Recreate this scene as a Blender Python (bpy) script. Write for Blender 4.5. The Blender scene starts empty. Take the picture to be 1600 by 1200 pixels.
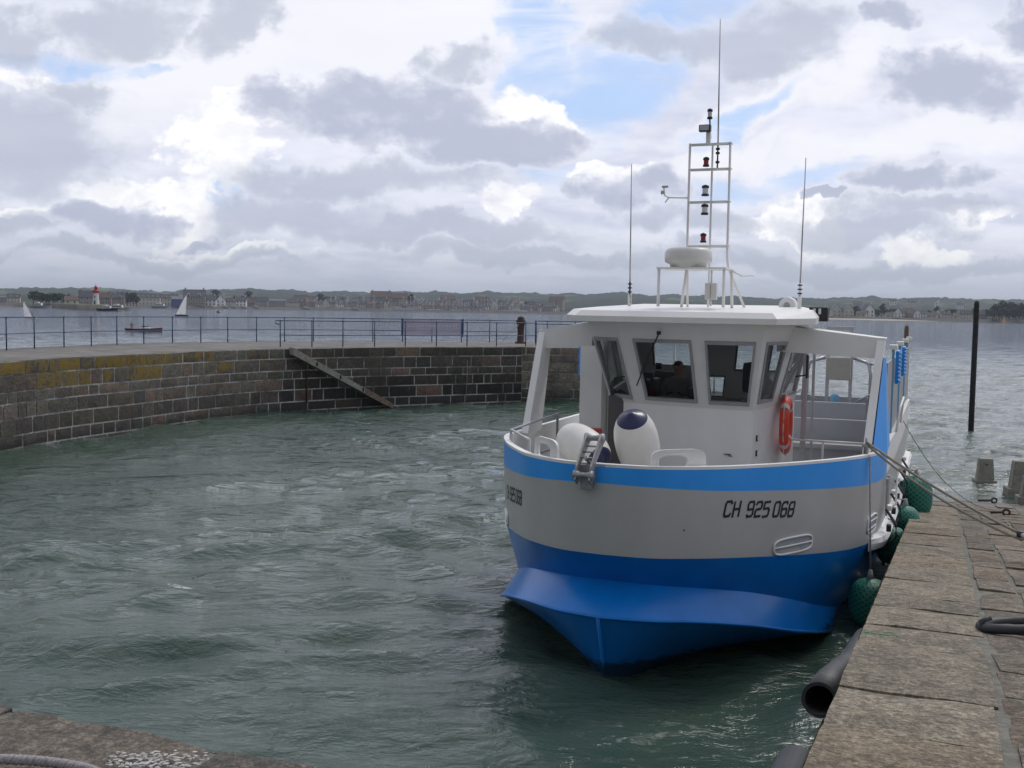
import bpy, bmesh, math, random
import numpy as np
from mathutils import Vector, Matrix, noise
random.seed(7); R = math.radians; pi = math.pi
scn = bpy.context.scene; C = scn.collection
# ------------------------------------------------------------------ camera
F, EYE, HY, ROLL = 1690.0, 3.85, 484.0, 0.017
PITCH = math.atan((600-HY)/F)
cam = bpy.data.cameras.new('camera'); camo = bpy.data.objects.new('camera', cam); C.objects.link(camo)
cam.sensor_fit = 'HORIZONTAL'; cam.sensor_width = 36; cam.lens = 36*F/1600
cam.clip_start = .05; cam.clip_end = 30000
fw = Vector((0, math.cos(PITCH), -math.sin(PITCH))); up = Vector((0, math.sin(PITCH), math.cos(PITCH))); rt = Vector((1, 0, 0))
crt = rt*math.cos(ROLL)+up*math.sin(ROLL); cup = up*math.cos(ROLL)-rt*math.sin(ROLL)
m = Matrix((crt, cup, -fw)).transposed().to_4x4(); m.translation = (0, 0, EYE); camo.matrix_world = m
scn.camera = camo
scn.view_settings.view_transform = 'Standard'; scn.view_settings.look = 'None'
scn.view_settings.exposure = 0.12; scn.view_settings.gamma = 1
CP = Vector((0, 0, EYE))
def ray(px, py): return (fw*F + crt*(px-800) - cup*(py-600))
def far(px, py, D):
    r = ray(px, py); return CP + r*(D/r.y)
def onz(px, py, z=0):
    r = ray(px, py); return CP + r*((z-EYE)/r.z)
# ------------------------------------------------------------------ world
SUN_EL, SUN_AZ = R(52), R(38)      # azimuth measured from +Y (view) towards +X
w = bpy.data.worlds.new('World'); scn.world = w; w.use_nodes = True
nt = w.node_tree; nt.nodes.clear()
def N(t, **k):
    n = nt.nodes.new(t)
    for a, v in k.items():
        if a == 'inp':
            for i, x in v.items():
                if isinstance(x, bpy.types.NodeSocket): nt.links.new(x, n.inputs[i])
                else: n.inputs[i].default_value = x
        else: setattr(n, a, v)
    return n
def MA(op, a, b=0.0, c=0.0, clamp=False):
    n = nt.nodes.new('ShaderNodeMath'); n.operation = op; n.use_clamp = clamp
    for i, x in enumerate((a, b, c)):
        if isinstance(x, bpy.types.NodeSocket): nt.links.new(x, n.inputs[i])
        else: n.inputs[i].default_value = x
    return n.outputs[0]
def MIX(f, a, b, bt='MIX'):
    n = nt.nodes.new('ShaderNodeMix'); n.data_type = 'RGBA'; n.blend_type = bt; n.clamp_factor = True
    for i, x in ((0, f), (6, a), (7, b)):
        if isinstance(x, bpy.types.NodeSocket): nt.links.new(x, n.inputs[i])
        else: n.inputs[i].default_value = x if i == 0 else (*x, 1)
    return n.outputs[2]
def RAMP(x, lo, hi, a=0.0, b=1.0, smooth=True):
    n = nt.nodes.new('ShaderNodeMapRange'); n.interpolation_type = 'SMOOTHSTEP' if smooth else 'LINEAR'
    nt.links.new(x, n.inputs[0])
    for i, v in zip((1, 2, 3, 4), (lo, hi, a, b)): n.inputs[i].default_value = v
    return n.outputs[0]
sky = N('ShaderNodeTexSky', sky_type='NISHITA', sun_disc=False, sun_elevation=SUN_EL, sun_rotation=SUN_AZ)
tc = N('ShaderNodeTexCoord'); sep = N('ShaderNodeSeparateXYZ', inp={0: tc.outputs['Generated']})
X, Y, Zz = sep.outputs
zc = MA('MAXIMUM', Zz, 0.0)
den = MA('ADD', zc, .13)
cx = MA('DIVIDE', X, den); cy = MA('DIVIDE', Y, den)
pv = N('ShaderNodeCombineXYZ', inp={0: cx, 1: cy}).outputs[0]
def NOI(vec, scale, det=6, rough=.55, dist=0.0, off=(0, 0, 0), sc=(1, 1, 1)):
    mp = N('ShaderNodeMapping', inp={0: vec, 1: off, 3: sc})
    return N('ShaderNodeTexNoise', inp={'Vector': mp.outputs[0], 'Scale': scale, 'Detail': det, 'Roughness': rough, 'Distortion': dist}).outputs['Fac']
# direction coordinates: az = x/y, el = z/y (for the part of the sky ahead)
yp = MA('MAXIMUM', Y, .05); az = MA('DIVIDE', X, yp); el = MA('DIVIDE', zc, yp)
wv = N('ShaderNodeCombineXYZ', inp={0: az, 1: el}).outputs[0]
warp = N('ShaderNodeTexNoise', inp={'Vector': wv, 'Scale': 9.0, 'Detail': 5.0, 'Roughness': .6})
wsep = N('ShaderNodeSeparateColor', inp={0: warp.outputs['Color']})
wa = MA('ADD', az, MA('MULTIPLY', MA('SUBTRACT', wsep.outputs[0], .5), .19)); we = MA('ADD', el, MA('MULTIPLY', MA('SUBTRACT', wsep.outputs[1], .5), .10))
def blobd(px, py, rx, ry, ang=0.0):
    """1 at the heart of a cloud bank at a fixed compass bearing and height, falling through 0 at its rim"""
    r = ray(px, py); a0, e0 = r.x/r.y, r.z/r.y; ca, sa = math.cos(ang), math.sin(ang)
    dx = MA('SUBTRACT', wa, a0); dy = MA('SUBTRACT', we, e0)
    u = MA('MULTIPLY', MA('ADD', MA('MULTIPLY', dx, ca), MA('MULTIPLY', dy, sa)), F/rx)
    v = MA('MULTIPLY', MA('SUBTRACT', MA('MULTIPLY', dy, ca), MA('MULTIPLY', dx, sa)), F/ry)
    return MA('SUBTRACT', 1.0, MA('ADD', MA('MULTIPLY', u, u), MA('MULTIPLY', v, v)))
def maxall(l):
    o = blobd(*l[0])
    for x in l[1:]: o = MA('MAXIMUM', o, blobd(*x))
    return o
n1 = NOI(pv, 1.15, 8, .56, .25, (3.1, 1.7, 0)); n2 = NOI(pv, 2.2, 7, .54, .1, (7.0, 2.0, 0)); n3 = NOI(pv, 1.0, 7, .6, .6, (0, 5, 0), (.7, 1.6, 1))
vv = NOI(wv, 9.0, 7, .55, .1, (1.3, .4, 0), (1, 2.0, 1)); fine = NOI(wv, 30.0, 6, .6, .2, (4, 2, 0), (1, 1.6, 1))
cirr = N('ShaderNodeTexNoise', inp={'Vector': N('ShaderNodeMapping', inp={0: wv, 2: (0, 0, R(-24)), 3: (5, 22, 1)}).outputs[0], 'Scale': 1.0, 'Detail': 8.0, 'Roughness': .62, 'Distortion': .5}).outputs['Fac']
front = RAMP(Y, .15, .45)
# openings of pale blue between the clouds
blue = RAMP(maxall([(905, 170, 170, 60, .55), (1010, 60, 200, 70, .5), (830, 60, 60, 110, .1), (1150, 190, 130, 26, .45), (1200, 290, 150, 18, .15), (880, 285, 70, 26, 0), (320, 300, 40, 40, 0), (90, 100, 110, 20, 0), (240, 100, 60, 16, 0)]), -.4, .9)
blue = MA('MULTIPLY', blue, RAMP(cirr, .68, .40, .35, 1.0), 0, True)
back = MA('SUBTRACT', 1.0, front)
blue = MA('MAXIMUM', blue, MA('MULTIPLY', MA('MULTIPLY', RAMP(n1, .44, .34), RAMP(zc, .1, .35, .0, .8)), MA('ADD', .15, MA('MULTIPLY', back, .7))), 0, True)
nz = MA('ADD', MA('MULTIPLY', MA('SUBTRACT', fine, .5), 1.5), MA('MULTIPLY', MA('SUBTRACT', vv, .5), 2.2))
strong = MA('ADD', maxall([(600, 180, 185, 75, -.1), (770, 228, 165, 48, -.03), (165, 338, 100, 34, 0), (310, 362, 60, 12, 0), (970, 308, 90, 38, 0), (1500, 140, 140, 55, 0), (1440, 285, 125, 26, .05), (1585, 30, 70, 55, 0), (1405, 42, 60, 32, 0), (1290, 308, 40, 10, 0)]), nz)
soft = MA('ADD', maxall([(110, 138, 100, 26, 0), (190, 30, 150, 62, .2), (365, 20, 80, 50, .6), (30, 230, 230, 95, .1), (560, 290, 270, 30, 0), (480, 338, 220, 34, 0), (660, 358, 300, 24, 0), (705, 105, 80, 24, 0), (1350, 352, 190, 26, 0), (1480, 330, 200, 22, 0), (1010, 45, 130, 34, 0), (1190, 55, 150, 60, 0), (250, 398, 380, 16, 0), (900, 395, 340, 20, 0), (1330, 415, 400, 18, 0), (20, 60, 70, 60, 0), (60, 345, 160, 28, 0), (1090, 345, 120, 24, 0)]), MA('MULTIPLY', nz, .8))
puff = MA('ADD', maxall([(825, 188, 80, 46, -.35), (700, 170, 90, 20, -.1), (945, 278, 48, 24, 0), (185, 292, 65, 22, 0), (268, 335, 55, 52, -.3), (350, 235, 95, 62, .2), (430, 165, 60, 40, 0), (790, 315, 65, 20, 0), (1250, 345, 75, 36, 0), (1170, 350, 60, 22, 0), (1445, 388, 70, 20, 0), (18, 132, 34, 16, 0), (60, 322, 50, 12, 0), (360, 388, 160, 12, 0), (1540, 345, 90, 14, 0)]), MA('MULTIPLY', nz, .9))
veil = maxall([(450, 90, 420, 130, .1), (1230, 150, 260, 42, .42), (1440, 222, 260, 40, .16), (1130, 250, 160, 24, .3), (640, 40, 300, 70, 0), (1520, 90, 120, 20, .2)])
base = MIX(RAMP(n2, .34, .62), (.60, .635, .78), (.80, .82, .93))
cl = MIX(MA('MULTIPLY', RAMP(vv, .42, .62), .35), base, (.90, .90, .98))
cl = MIX(MA('MULTIPLY', RAMP(n2, .54, .66), MA('MULTIPLY', back, .6)), cl, (.40, .42, .50))
cl = MIX(MA('MULTIPLY', RAMP(veil, -.3, .8), .85), cl, (.90, .905, .955))
col = MIX(MA('MULTIPLY', blue, .85), cl, MIX(.7, MIX(1.0, sky.outputs[0], (.105, .105, .105), 'MULTIPLY'), (.42, .62, 1.0)))
col = MIX(MA('MULTIPLY', RAMP(cirr, .48, .68), MA('MULTIPLY', front, .35)), col, (.95, .96, 1.03))
col = MIX(RAMP(puff, -.1, .45), col, MIX(RAMP(fine, .35, .65), (.92, .92, .96), (1.1, 1.1, 1.08)))
col = MIX(MA('MULTIPLY', RAMP(soft, -.3, .6), .8), col, MIX(RAMP(soft, -.1, .9), (.74, .77, .87), (.47, .51, .62)))
col = MIX(MA('MULTIPLY', RAMP(strong, -.15, .35), .95), col, MIX(RAMP(strong, -.1, .8), (.78, .80, .90), (.475, .51, .64)))
hz = RAMP(zc, .0, .085, 1, 0)
col = MIX(MA('MULTIPLY', hz, .80), col, (.385, .43, .50))
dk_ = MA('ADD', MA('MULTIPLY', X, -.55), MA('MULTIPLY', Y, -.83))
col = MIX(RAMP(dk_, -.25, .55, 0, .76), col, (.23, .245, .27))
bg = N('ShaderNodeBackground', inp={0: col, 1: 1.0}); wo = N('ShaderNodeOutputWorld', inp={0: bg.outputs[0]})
# ------------------------------------------------------------------ sun (veiled by cloud)
sl = bpy.data.lights.new('sun', 'SUN'); sl.energy = 1.3; sl.angle = R(10); sl.color = (1, .96, .9)
so = bpy.data.objects.new('sun', sl); C.objects.link(so)
sd = Vector((math.sin(SUN_AZ)*math.cos(SUN_EL), math.cos(SUN_AZ)*math.cos(SUN_EL), math.sin(SUN_EL)))
so.rotation_euler = sd.to_track_quat('Z', 'Y').to_euler(); so.location = sd*50
# ------------------------------------------------------------------ materials
def mat(name, col, rough=.5, metal=0.0, var=.0, vs=8.0, bump=0.0, bs=40.0, spec=.5, dirt=None, ds=3.0, dl=.6, attr=False, coat=0.0, weed=False):
    global nt
    M_ = bpy.data.materials.new(name); M_.use_nodes = True; nt = M_.node_tree
    b = nt.nodes['Principled BSDF']; tc = N('ShaderNodeTexCoord'); v = tc.outputs['Object']
    c = None
    b.inputs['Base Color'].default_value = (*col, 1)
    if attr: c = N('ShaderNodeAttribute', attribute_name='col').outputs['Color']
    if var:
        n = N('ShaderNodeTexNoise', inp={'Vector': v, 'Scale': vs, 'Detail': 6.0, 'Roughness': .6})
        f = RAMP(n.outputs['Fac'], .3, .7, 1-var, 1+var)
        g = N('ShaderNodeCombineColor', inp={0: f, 1: f, 2: f}).outputs[0]
        c = MIX(1.0, c if c else col, g, 'MULTIPLY')
    if dirt:
        n = N('ShaderNodeTexNoise', inp={'Vector': v, 'Scale': ds, 'Detail': 8.0, 'Roughness': .7})
        c = MIX(RAMP(n.outputs['Fac'], dl, dl+.12, 0, .8), c if c else col, dirt)
    if weed:    # weed and scum dried on along the waterline
        n = N('ShaderNodeTexNoise', inp={'Vector': N('ShaderNodeMapping', inp={0: v, 3: (3, 3, 12)}).outputs[0], 'Scale': 2.0, 'Detail': 8.0, 'Roughness': .7})
        zz = N('ShaderNodeSeparateXYZ', inp={0: v}).outputs[2]
        c = MIX(RAMP(MA('ADD', zz, MA('MULTIPLY', n.outputs['Fac'], -.30)), .04, -.05, 0, .85), c, (.012, .022, .014))
    if c: nt.links.new(c, b.inputs['Base Color'])
    b.inputs['Roughness'].default_value = rough; b.inputs['Metallic'].default_value = metal
    b.inputs['Specular IOR Level'].default_value = spec; b.inputs['Coat Weight'].default_value = coat
    if bump:
        n = N('ShaderNodeTexNoise', inp={'Vector': v, 'Scale': bs, 'Detail': 6.0, 'Roughness': .65})
        bp = N('ShaderNodeBump', inp={'Strength': bump, 'Distance': .02, 'Height': n.outputs['Fac']})
        nt.links.new(bp.outputs[0], b.inputs['Normal'])
    return M_
white = mat('white_paint', (.80, .79, .76), .38, var=.035, vs=1.6, bump=.05, bs=3, dirt=(.52, .48, .42), ds=2.2, dl=.66)
hullgrey = mat('hull_off_white', (.47, .465, .445), .33, var=.04, vs=1.2, bump=.30, bs=1.3, dirt=(.30, .26, .21), ds=3.4, dl=.655)
blue_hi = mat('bright_blue_paint', (.035, .34, .90), .32, spec=.4, var=.05, vs=1.6, bump=.06, bs=1.6, dirt=(.07, .27, .6), ds=4, dl=.68)
blue_lo = mat('hull_blue_paint', (.002, .19, .62), .26, weed=True, spec=.35, var=.10, vs=2.0, bump=.30, bs=1.5, dirt=(.05, .13, .30), ds=5, dl=.66)
steel = mat('galvanised_steel', (.33, .33, .33), .45, .5, var=.15, vs=14, dirt=(.22, .19, .16), ds=9, dl=.62)
alu = mat('brushed_aluminium', (.46, .46, .47), .38, .6, var=.08, vs=20)
deckm = mat('grey_deck_paint', (.26, .27, .29), .6, var=.1, vs=6, bump=.1)
greym = mat('grey_panel', (.36, .37, .39), .5, var=.05, vs=3)
screen = mat('grey_side_screen', (.34, .34, .35), .55, var=.06, vs=4, bump=.2, bs=6)
rubber = mat('black_rubber', (.035, .037, .04), .55, var=.25, vs=6, bump=.2, bs=30, dirt=(.10, .10, .10), ds=4, dl=.58)
black = mat('black_plastic', (.016, .016, .018), .45)
liner = mat('cabin_lining', (.62, .60, .56), .8)
darkm = mat('dark_lining', (.11, .105, .10), .7)
gasket = mat('window_gasket', (.36, .36, .36), .5, var=.06)
orange = mat('orange_buoy_plastic', (.70, .055, .02), .42, var=.06, vs=5)
band = mat('reflective_band', (.55, .55, .55), .35)
redm = mat('red_paint', (.45, .02, .02), .45)
fenw = mat('white_fender_vinyl', (.72, .70, .65), .4, var=.04, vs=5, dirt=(.45, .42, .36), ds=6, dl=.64)
navy = mat('navy_vinyl', (.015, .018, .07), .35)
ropem = mat('mooring_rope', (.30, .26, .20), .9, var=.25, vs=60, bump=.6, bs=70)
ropegrey = mat('grey_rope', (.33, .31, .31), .9, var=.2, vs=60, bump=.5, bs=60)
rust = mat('rusty_iron', (.075, .045, .035), .8, .2, var=.4, vs=20, bump=.4, bs=40)
concrete = mat('weathered_concrete', (.27, .26, .22), .9, var=.2, vs=9, bump=.5, bs=30, dirt=(.15, .15, .12), ds=5, dl=.55)
radome = mat('radome_plastic', (.68, .67, .63), .4, var=.02)
redlens = mat('red_lens', (.32, .01, .01), .25); clearlens = mat('clear_lens', (.62, .64, .64), .15)
railblue = mat('blue_rail_paint', (.035, .065, .14), .5, var=.15, vs=3)
skin = mat('skin', (.42, .25, .18), .6); shirt = mat('dark_shirt', (.20, .18, .16), .8, var=.1); hair = mat('dark_hair', (.03, .022, .018), .8)
pilem = mat('tarred_pile', (.035, .033, .035), .85, var=.3, vs=8, bump=.4, bs=20)
woodm = mat('weathered_wood', (.16, .12, .09), .85, var=.3, vs=8)
def glassm(name, tint, refl=.5):
    global nt
    M_ = bpy.data.materials.new(name); M_.use_nodes = True; nt = M_.node_tree; nt.nodes.clear()
    tr = N('ShaderNodeBsdfTransparent', inp={0: (*tint, 1)}); gl = N('ShaderNodeBsdfGlossy', inp={0: (1, 1, 1, 1), 1: .02})
    fr = N('ShaderNodeFresnel', inp={0: 1.5}); mx = N('ShaderNodeMixShader', inp={0: MA('MULTIPLY', fr.outputs[0], refl*2, 0, True), 1: tr.outputs[0], 2: gl.outputs[0]})
    N('ShaderNodeOutputMaterial', inp={0: mx.outputs[0]}); return M_
glass = glassm('window_glass', (.74, .77, .77), .32)
def netm():
    global nt
    M_ = bpy.data.materials.new('green_net'); M_.use_nodes = True; nt = M_.node_tree
    b = nt.nodes['Principled BSDF']; tc = N('ShaderNodeTexCoord'); mp = N('ShaderNodeMapping', inp={0: tc.outputs['UV'], 2: (0, 0, R(45)), 3: (24, 24, 1)})
    v = N('ShaderNodeTexVoronoi', distance='CHEBYCHEV', inp={'Vector': mp.outputs[0], 'Scale': 1.0, 'Randomness': .0})
    c = MIX(RAMP(v.outputs['Distance'], .26, .36), (.006, .075, .055), (.02, .20, .13)); nt.links.new(c, b.inputs['Base Color'])
    bp = N('ShaderNodeBump', inp={'Strength': .6, 'Distance': .01, 'Height': v.outputs['Distance']}); nt.links.new(bp.outputs[0], b.inputs['Normal']); b.inputs['Roughness'].default_value = .5
    return M_
net = netm()
# ------------------------------------------------------------------ mesh builder
class MB:
    def __init__(s): s.v = []; s.f = []; s.m = []; s.sm = []; s.mats = []; s.uv = {}
    def mi(s, m):
        if m not in s.mats: s.mats.append(m)
        return s.mats.index(m)
    def face(s, pts, m, smooth=False):
        i = len(s.v); s.v += [tuple(p) for p in pts]; s.f.append(tuple(range(i, i+len(pts)))); s.m.append(s.mi(m)); s.sm.append(smooth)
    def add(s, vs, fs, m, smooth=False):
        i = len(s.v); s.v += [tuple(p) for p in vs]; k = s.mi(m)
        for f in fs: s.f.append(tuple(i+j for j in f)); s.m.append(k); s.sm.append(smooth)
    def grid(s, rows, m, smooth=True, closed=False):
        n = len(rows[0]); vs = [p for r in rows for p in r]; fs = []
        for a in range(len(rows)-1):
            for b in range(n if closed else n-1):
                b2 = (b+1) % n; fs.append((a*n+b, a*n+b2, (a+1)*n+b2, (a+1)*n+b))
        s.add(vs, fs, m, smooth)
    def box(s, c, d, m, rot=0.0, bev=0.0, mtx=None):
        hx, hy, hz = d[0]/2, d[1]/2, d[2]/2
        bm = bmesh.new(); bmesh.ops.create_cube(bm, size=1)
        for v in bm.verts: v.co = Vector((v.co.x*d[0], v.co.y*d[1], v.co.z*d[2]))
        if bev: bmesh.ops.bevel(bm, geom=bm.edges[:], offset=bev, segments=2, affect='EDGES', profile=.7)
        T = Matrix.Translation(c) @ (mtx if mtx else Matrix.Rotation(rot, 4, 'Z'))
        s.bm(bm, m, T)
    def bm(s, bm, m, T=None, smooth=False):
        bm.verts.ensure_lookup_table(); bm.verts.index_update()
        vs = [(T @ v.co if T else v.co.copy()) for v in bm.verts]; s.add(vs, [[v.index for v in f.verts] for f in bm.faces], m, smooth); bm.free()
    def tube(s, pts, r, m, n=8, caps=True, smooth=True):
        pts = [Vector(p) for p in pts]; rr = r if isinstance(r, (list, tuple)) else [r]*len(pts); rows = []; ref = None
        for i, p in enumerate(pts):
            d = (pts[min(i+1, len(pts)-1)]-pts[max(i-1, 0)]).normalized()
            if ref is None: ref = Vector((0, 0, 1)) if abs(d.z) < .9 else Vector((1, 0, 0))
            u = d.cross(ref).normalized(); v = d.cross(u).normalized(); ref = -v if False else ref
            rows.append([p+(u*math.cos(2*pi*k/n)+v*math.sin(2*pi*k/n))*rr[i] for k in range(n)])
        s.grid(rows, m, smooth, True)
        if caps: s.face(rows[0][::-1], m); s.face(rows[-1], m)
    def lathe(s, prof, m, n=24, T=None, smooth=True):
        T = T or Matrix.Identity(4); rows = [[T @ Vector((r*math.cos(2*pi*k/n), r*math.sin(2*pi*k/n), z)) for k in range(n)] for r, z in prof]
        s.grid(rows, m, smooth, True)
    def prism(s, poly, z0, z1, m):
        n = len(poly); lo = [(x, y, z0) for x, y in poly]; hi = [(x, y, z1) for x, y in poly]
        s.face(lo[::-1], m); s.face(hi, m)
        for i in range(n): j = (i+1) % n; s.face([lo[i], lo[j], hi[j], hi[i]], m)
    def build(s, name, parent=None, loc=None, mtx=None, label=None, cat=None, group=None, kind=None, merge=True, colors=None):
        me = bpy.data.meshes.new(name); base = Vector(loc) if loc is not None else Vector((0, 0, 0))
        me.from_pydata([Vector(v)-base for v in s.v], [], s.f)
        for m_ in s.mats: me.materials.append(m_)
        me.polygons.foreach_set('material_index', s.m); me.polygons.foreach_set('use_smooth', s.sm)
        if colors is not None:
            ca = me.color_attributes.new('col', 'FLOAT_COLOR', 'CORNER'); buf = []
            for p in me.polygons: buf += list(colors[p.index])*p.loop_total
            ca.data.foreach_set('color', buf)
        bm = bmesh.new(); bm.from_mesh(me)
        if merge: bmesh.ops.remove_doubles(bm, verts=bm.verts, dist=1e-5)
        bmesh.ops.recalc_face_normals(bm, faces=bm.faces); bm.to_mesh(me); bm.free(); me.update()
        o = bpy.data.objects.new(name, me); C.objects.link(o)
        if mtx is not None: o.matrix_world = mtx @ Matrix.Translation(base)
        else: o.location = base
        if parent: o.parent = parent
        return tag(o, label, cat, group, kind)
def tag(o, label=None, cat=None, group=None, kind=None):
    for k, v in (('label', label), ('category', cat), ('group', group), ('kind', kind)):
        if v: o[k] = v
    return o
def empty(name, loc, label, cat, group=None, rz=0.0, mtx=None):
    o = bpy.data.objects.new(name, None); C.objects.link(o); o.empty_display_size = .3
    if mtx is not None: o.matrix_world = mtx @ Matrix.Translation(loc)
    else: o.location = loc; o.rotation_euler = (0, 0, rz)
    return tag(o, label, cat, group)
def copy_tree(o, parent=None, keep=True):
    c = o.copy(); C.objects.link(c); c.parent = parent
    for ch in o.children: copy_tree(ch, c)
    return c
def lerp(a, b, t): return a+(b-a)*t
def cr(pts, n):
    """Catmull-Rom through pts, n steps per span"""
    P = [Vector(p) for p in pts]; out = []
    for i in range(len(P)-1):
        p0 = P[i-1] if i else P[0]*2-P[1]; p1, p2 = P[i], P[i+1]; p3 = P[i+2] if i+2 < len(P) else P[-1]*2-P[-2]
        for k in range(n):
            t = k/n; out.append(.5*((2*p1)+(p2-p0)*t+(2*p0-5*p1+4*p2-p3)*t*t+(3*p1-p0-3*p2+p3)*t*t*t))
    out.append(P[-1]); return out
HAZE = .00012
# ================================================================== THE FERRY (local: x = to its port side, y = aft, z = up)
TH = .381; BO = Vector((1.037, 11.238, 0))
BM = Matrix.Translation(BO) @ Matrix.Rotation(-TH, 4, 'Z')
ferry = empty('passenger_ferry', (0, 0, 0), 'blue and white passenger ferry moored bow-on beside the stone slipway', 'boat', mtx=BM)
def part(mb, name, parent=None, label=None, **k):
    o = mb.build(name, label=label, **k); o.parent = parent or ferry; return o
NS = 6
def half(pts): return cr([(t, s, z) for s, t, z in pts], NS)
XY = [(-.20, 0), (-.10, .5), (.28, 1.0), (.9, 1.42), (1.7, 1.87), (2.7, 2.28), (3.8, 2.49), (5, 2.54), (8, 2.56), (13.6, 2.54)]
def lvl(zs, k=1.0, ds=0.0): return half([(s+ds, t*k, z) for (s, t), z in zip(XY, zs)])
sheer = lvl([2.27, 2.265, 2.25, 2.22, 2.19, 2.15, 2.10, 2.09, 2.09, 2.09])
blueb = lvl([2.08, 2.06, 2.01, 1.95, 1.88, 1.80, 1.73, 1.70, 1.70, 1.70], .998)
greyb = lvl([1.33, 1.32, 1.29, 1.22, 1.13, 1.03, .96, .93, .93, .93], .985, .03)
chin = half([(.14, 0, .99), (.22, .47, .97), (.58, .90, .90), (1.10, 1.32, .78), (1.75, 1.68, .585), (2.7, 1.99, .30), (3.9, 2.12, .04), (5, 2.3, -.05), (8, 2.34, -.08), (13.6, 2.34, -.08)])
chout = half([(-.30, 0, .70), (-.14, .5, .68), (.22, .95, .63), (.82, 1.43, .49), (1.55, 1.83, .28), (2.6, 2.10, .04), (3.75, 2.16, -.15), (5, 2.46, -.22), (8, 2.46, -.25), (13.6, 2.44, -.25)])
keel = half([(.25, 0, -.6), (.55, 0, -.6), (.95, 0, -.6), (1.5, 0, -.62), (2.3, 0, -.65), (3.2, 0, -.7), (4, 0, -.7), (5, 0, -.7), (8, 0, -.7), (13.6, 0, -.6)])
def mir(c): return [Vector((-p.x, p.y, p.z)) for p in c]
def strip(mb, a, b, m, n=4, fn=None):
    A, B_ = mir(a)[:0:-1]+a, mir(b)[:0:-1]+b; f0 = len(mb.f); mb.grid([[A[i].lerp(B_[i], k/n) for i in range(len(A))] for k in range(n+1)], m)
    if m is blue_hi:
        for f in range(f0, len(mb.f)):
            if sum(mb.v[j][1] for j in mb.f[f])/4 > 4.62: mb.m[f] = mb.mi(white)
h = MB()
strip(h, sheer, blueb, blue_hi); strip(h, blueb, greyb, hullgrey); strip(h, greyb, chin, blue_lo); strip(h, chin, chout, blue_lo, 3); strip(h, chout, keel, blue_lo, 5)
for c0, c1 in ((sheer, blueb), (blueb, greyb), (greyb, chin), (chin, chout), (chout, keel)):
    h.face([c0[-1], c1[-1], mir(c1)[-1], mir(c0)[-1]], greym if c0 is sheer else hullgrey)
hull = part(h, 'hull', merge=False)
# stem bar down the middle
sb = MB(); sb.tube([(0, -.30, .70), (0, 0, 0), (0, .2, -.5)], .022, blue_lo, 6); part(sb, 'stem_bar')
# spray rail lip
lp = MB(); lp.tube(mir(chout)[::-1]+chout[1:], .018, blue_lo, 6); part(lp, 'spray_rail_edge')
# bulwark: cap, inner face, deck
bw = MB()
inn = [Vector((p.x-(.07 if p.x > .05 else .0)*min(1, p.x/1.0), p.y+.07*max(0, 1-p.x/2.4), p.z)) for p in sheer]
for M_ in (lambda c: c, mir):
    A, B_ = M_(sheer), M_(inn)
    U = lambda c, dz: [p+Vector((0, 0, dz)) for p in c]
    bw.grid([U(A, -.018), U(A, .012), U(B_, .012), U(B_, -.02)], white, False)
    bw.grid([U(B_, -.02), [Vector((p.x, p.y, 1.32)) for p in B_]], white)
part(bw, 'bulwark')
dk = MB(); dr = [Vector((p.x, p.y, 1.36)) for p in inn]; dk.grid([mir(dr), dr], deckm, False); part(dk, 'deck')
# ---- hull surface lookup for marks
def curve_at(c, arc):
    """point at plan arc length from the stem"""
    a = 0
    for i in range(len(c)-1):
        d = math.hypot(c[i+1].x-c[i].x, c[i+1].y-c[i].y)
        if a+d >= arc: return c[i].lerp(c[i+1], (arc-a)/d)
        a += d
    return c[-1]
def grey_pt(arc, z, side=1, off=.004):
    a, b = curve_at(blueb, arc), curve_at(greyb, arc*.99); k = (a.z-z)/(a.z-b.z); p = a.lerp(b, k)
    q = curve_at(blueb, arc+.03); tg = (q-a); n = Vector((tg.y, -tg.x, 0)).normalized()
    p = p+n*off; return Vector((p.x*side, p.y, p.z))
def arc_of(t):
    a = 0
    for i in range(len(blueb)-1):
        if blueb[i+1].x >= t: return a+math.hypot(blueb[i+1].x-blueb[i].x, blueb[i+1].y-blueb[i].y)*(t-blueb[i].x)/(blueb[i+1].x-blueb[i].x)
        a += math.hypot(blueb[i+1].x-blueb[i].x, blueb[i+1].y-blueb[i].y)
GL = {'C': [[(1, .85), (.85, 1), (.15, 1), (0, .85), (0, .15), (.15, 0), (.85, 0), (1, .15)]],
      'H': [[(0, 0), (0, 1)], [(1, 0), (1, 1)], [(0, .5), (1, .5)]],
      '9': [[(0, .12), (.12, 0), (.85, 0), (1, .15), (1, .85), (.85, 1), (.15, 1), (0, .85), (0, .6), (.12, .48), (1, .48)]],
      '2': [[(0, .85), (.15, 1), (.85, 1), (1, .85), (1, .62), (.85, .5), (.15, .5), (0, .38), (0, 0), (1, 0)]],
      '5': [[(1, 1), (0, 1), (0, .55), (.85, .55), (1, .42), (1, .15), (.85, 0), (0, 0)]],
      '0': [[(.15, 0), (.85, 0), (1, .15), (1, .85), (.85, 1), (.15, 1), (0, .85), (0, .15), (.15, 0)]],
      '6': [[(1, .88), (.88, 1), (.15, 1), (0, .85), (0, .15), (.15, 0), (.85, 0), (1, .15), (1, .4), (.88, .52), (0, .52)]],
      '8': [[(.15, 0), (.85, 0), (1, .15), (1, .4), (.88, .5), (1, .6), (1, .85), (.85, 1), (.15, 1), (0, .85), (0, .6), (.12, .5), (0, .4), (0, .15), (.15, 0)], [(.12, .5), (.88, .5)]]}
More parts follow.
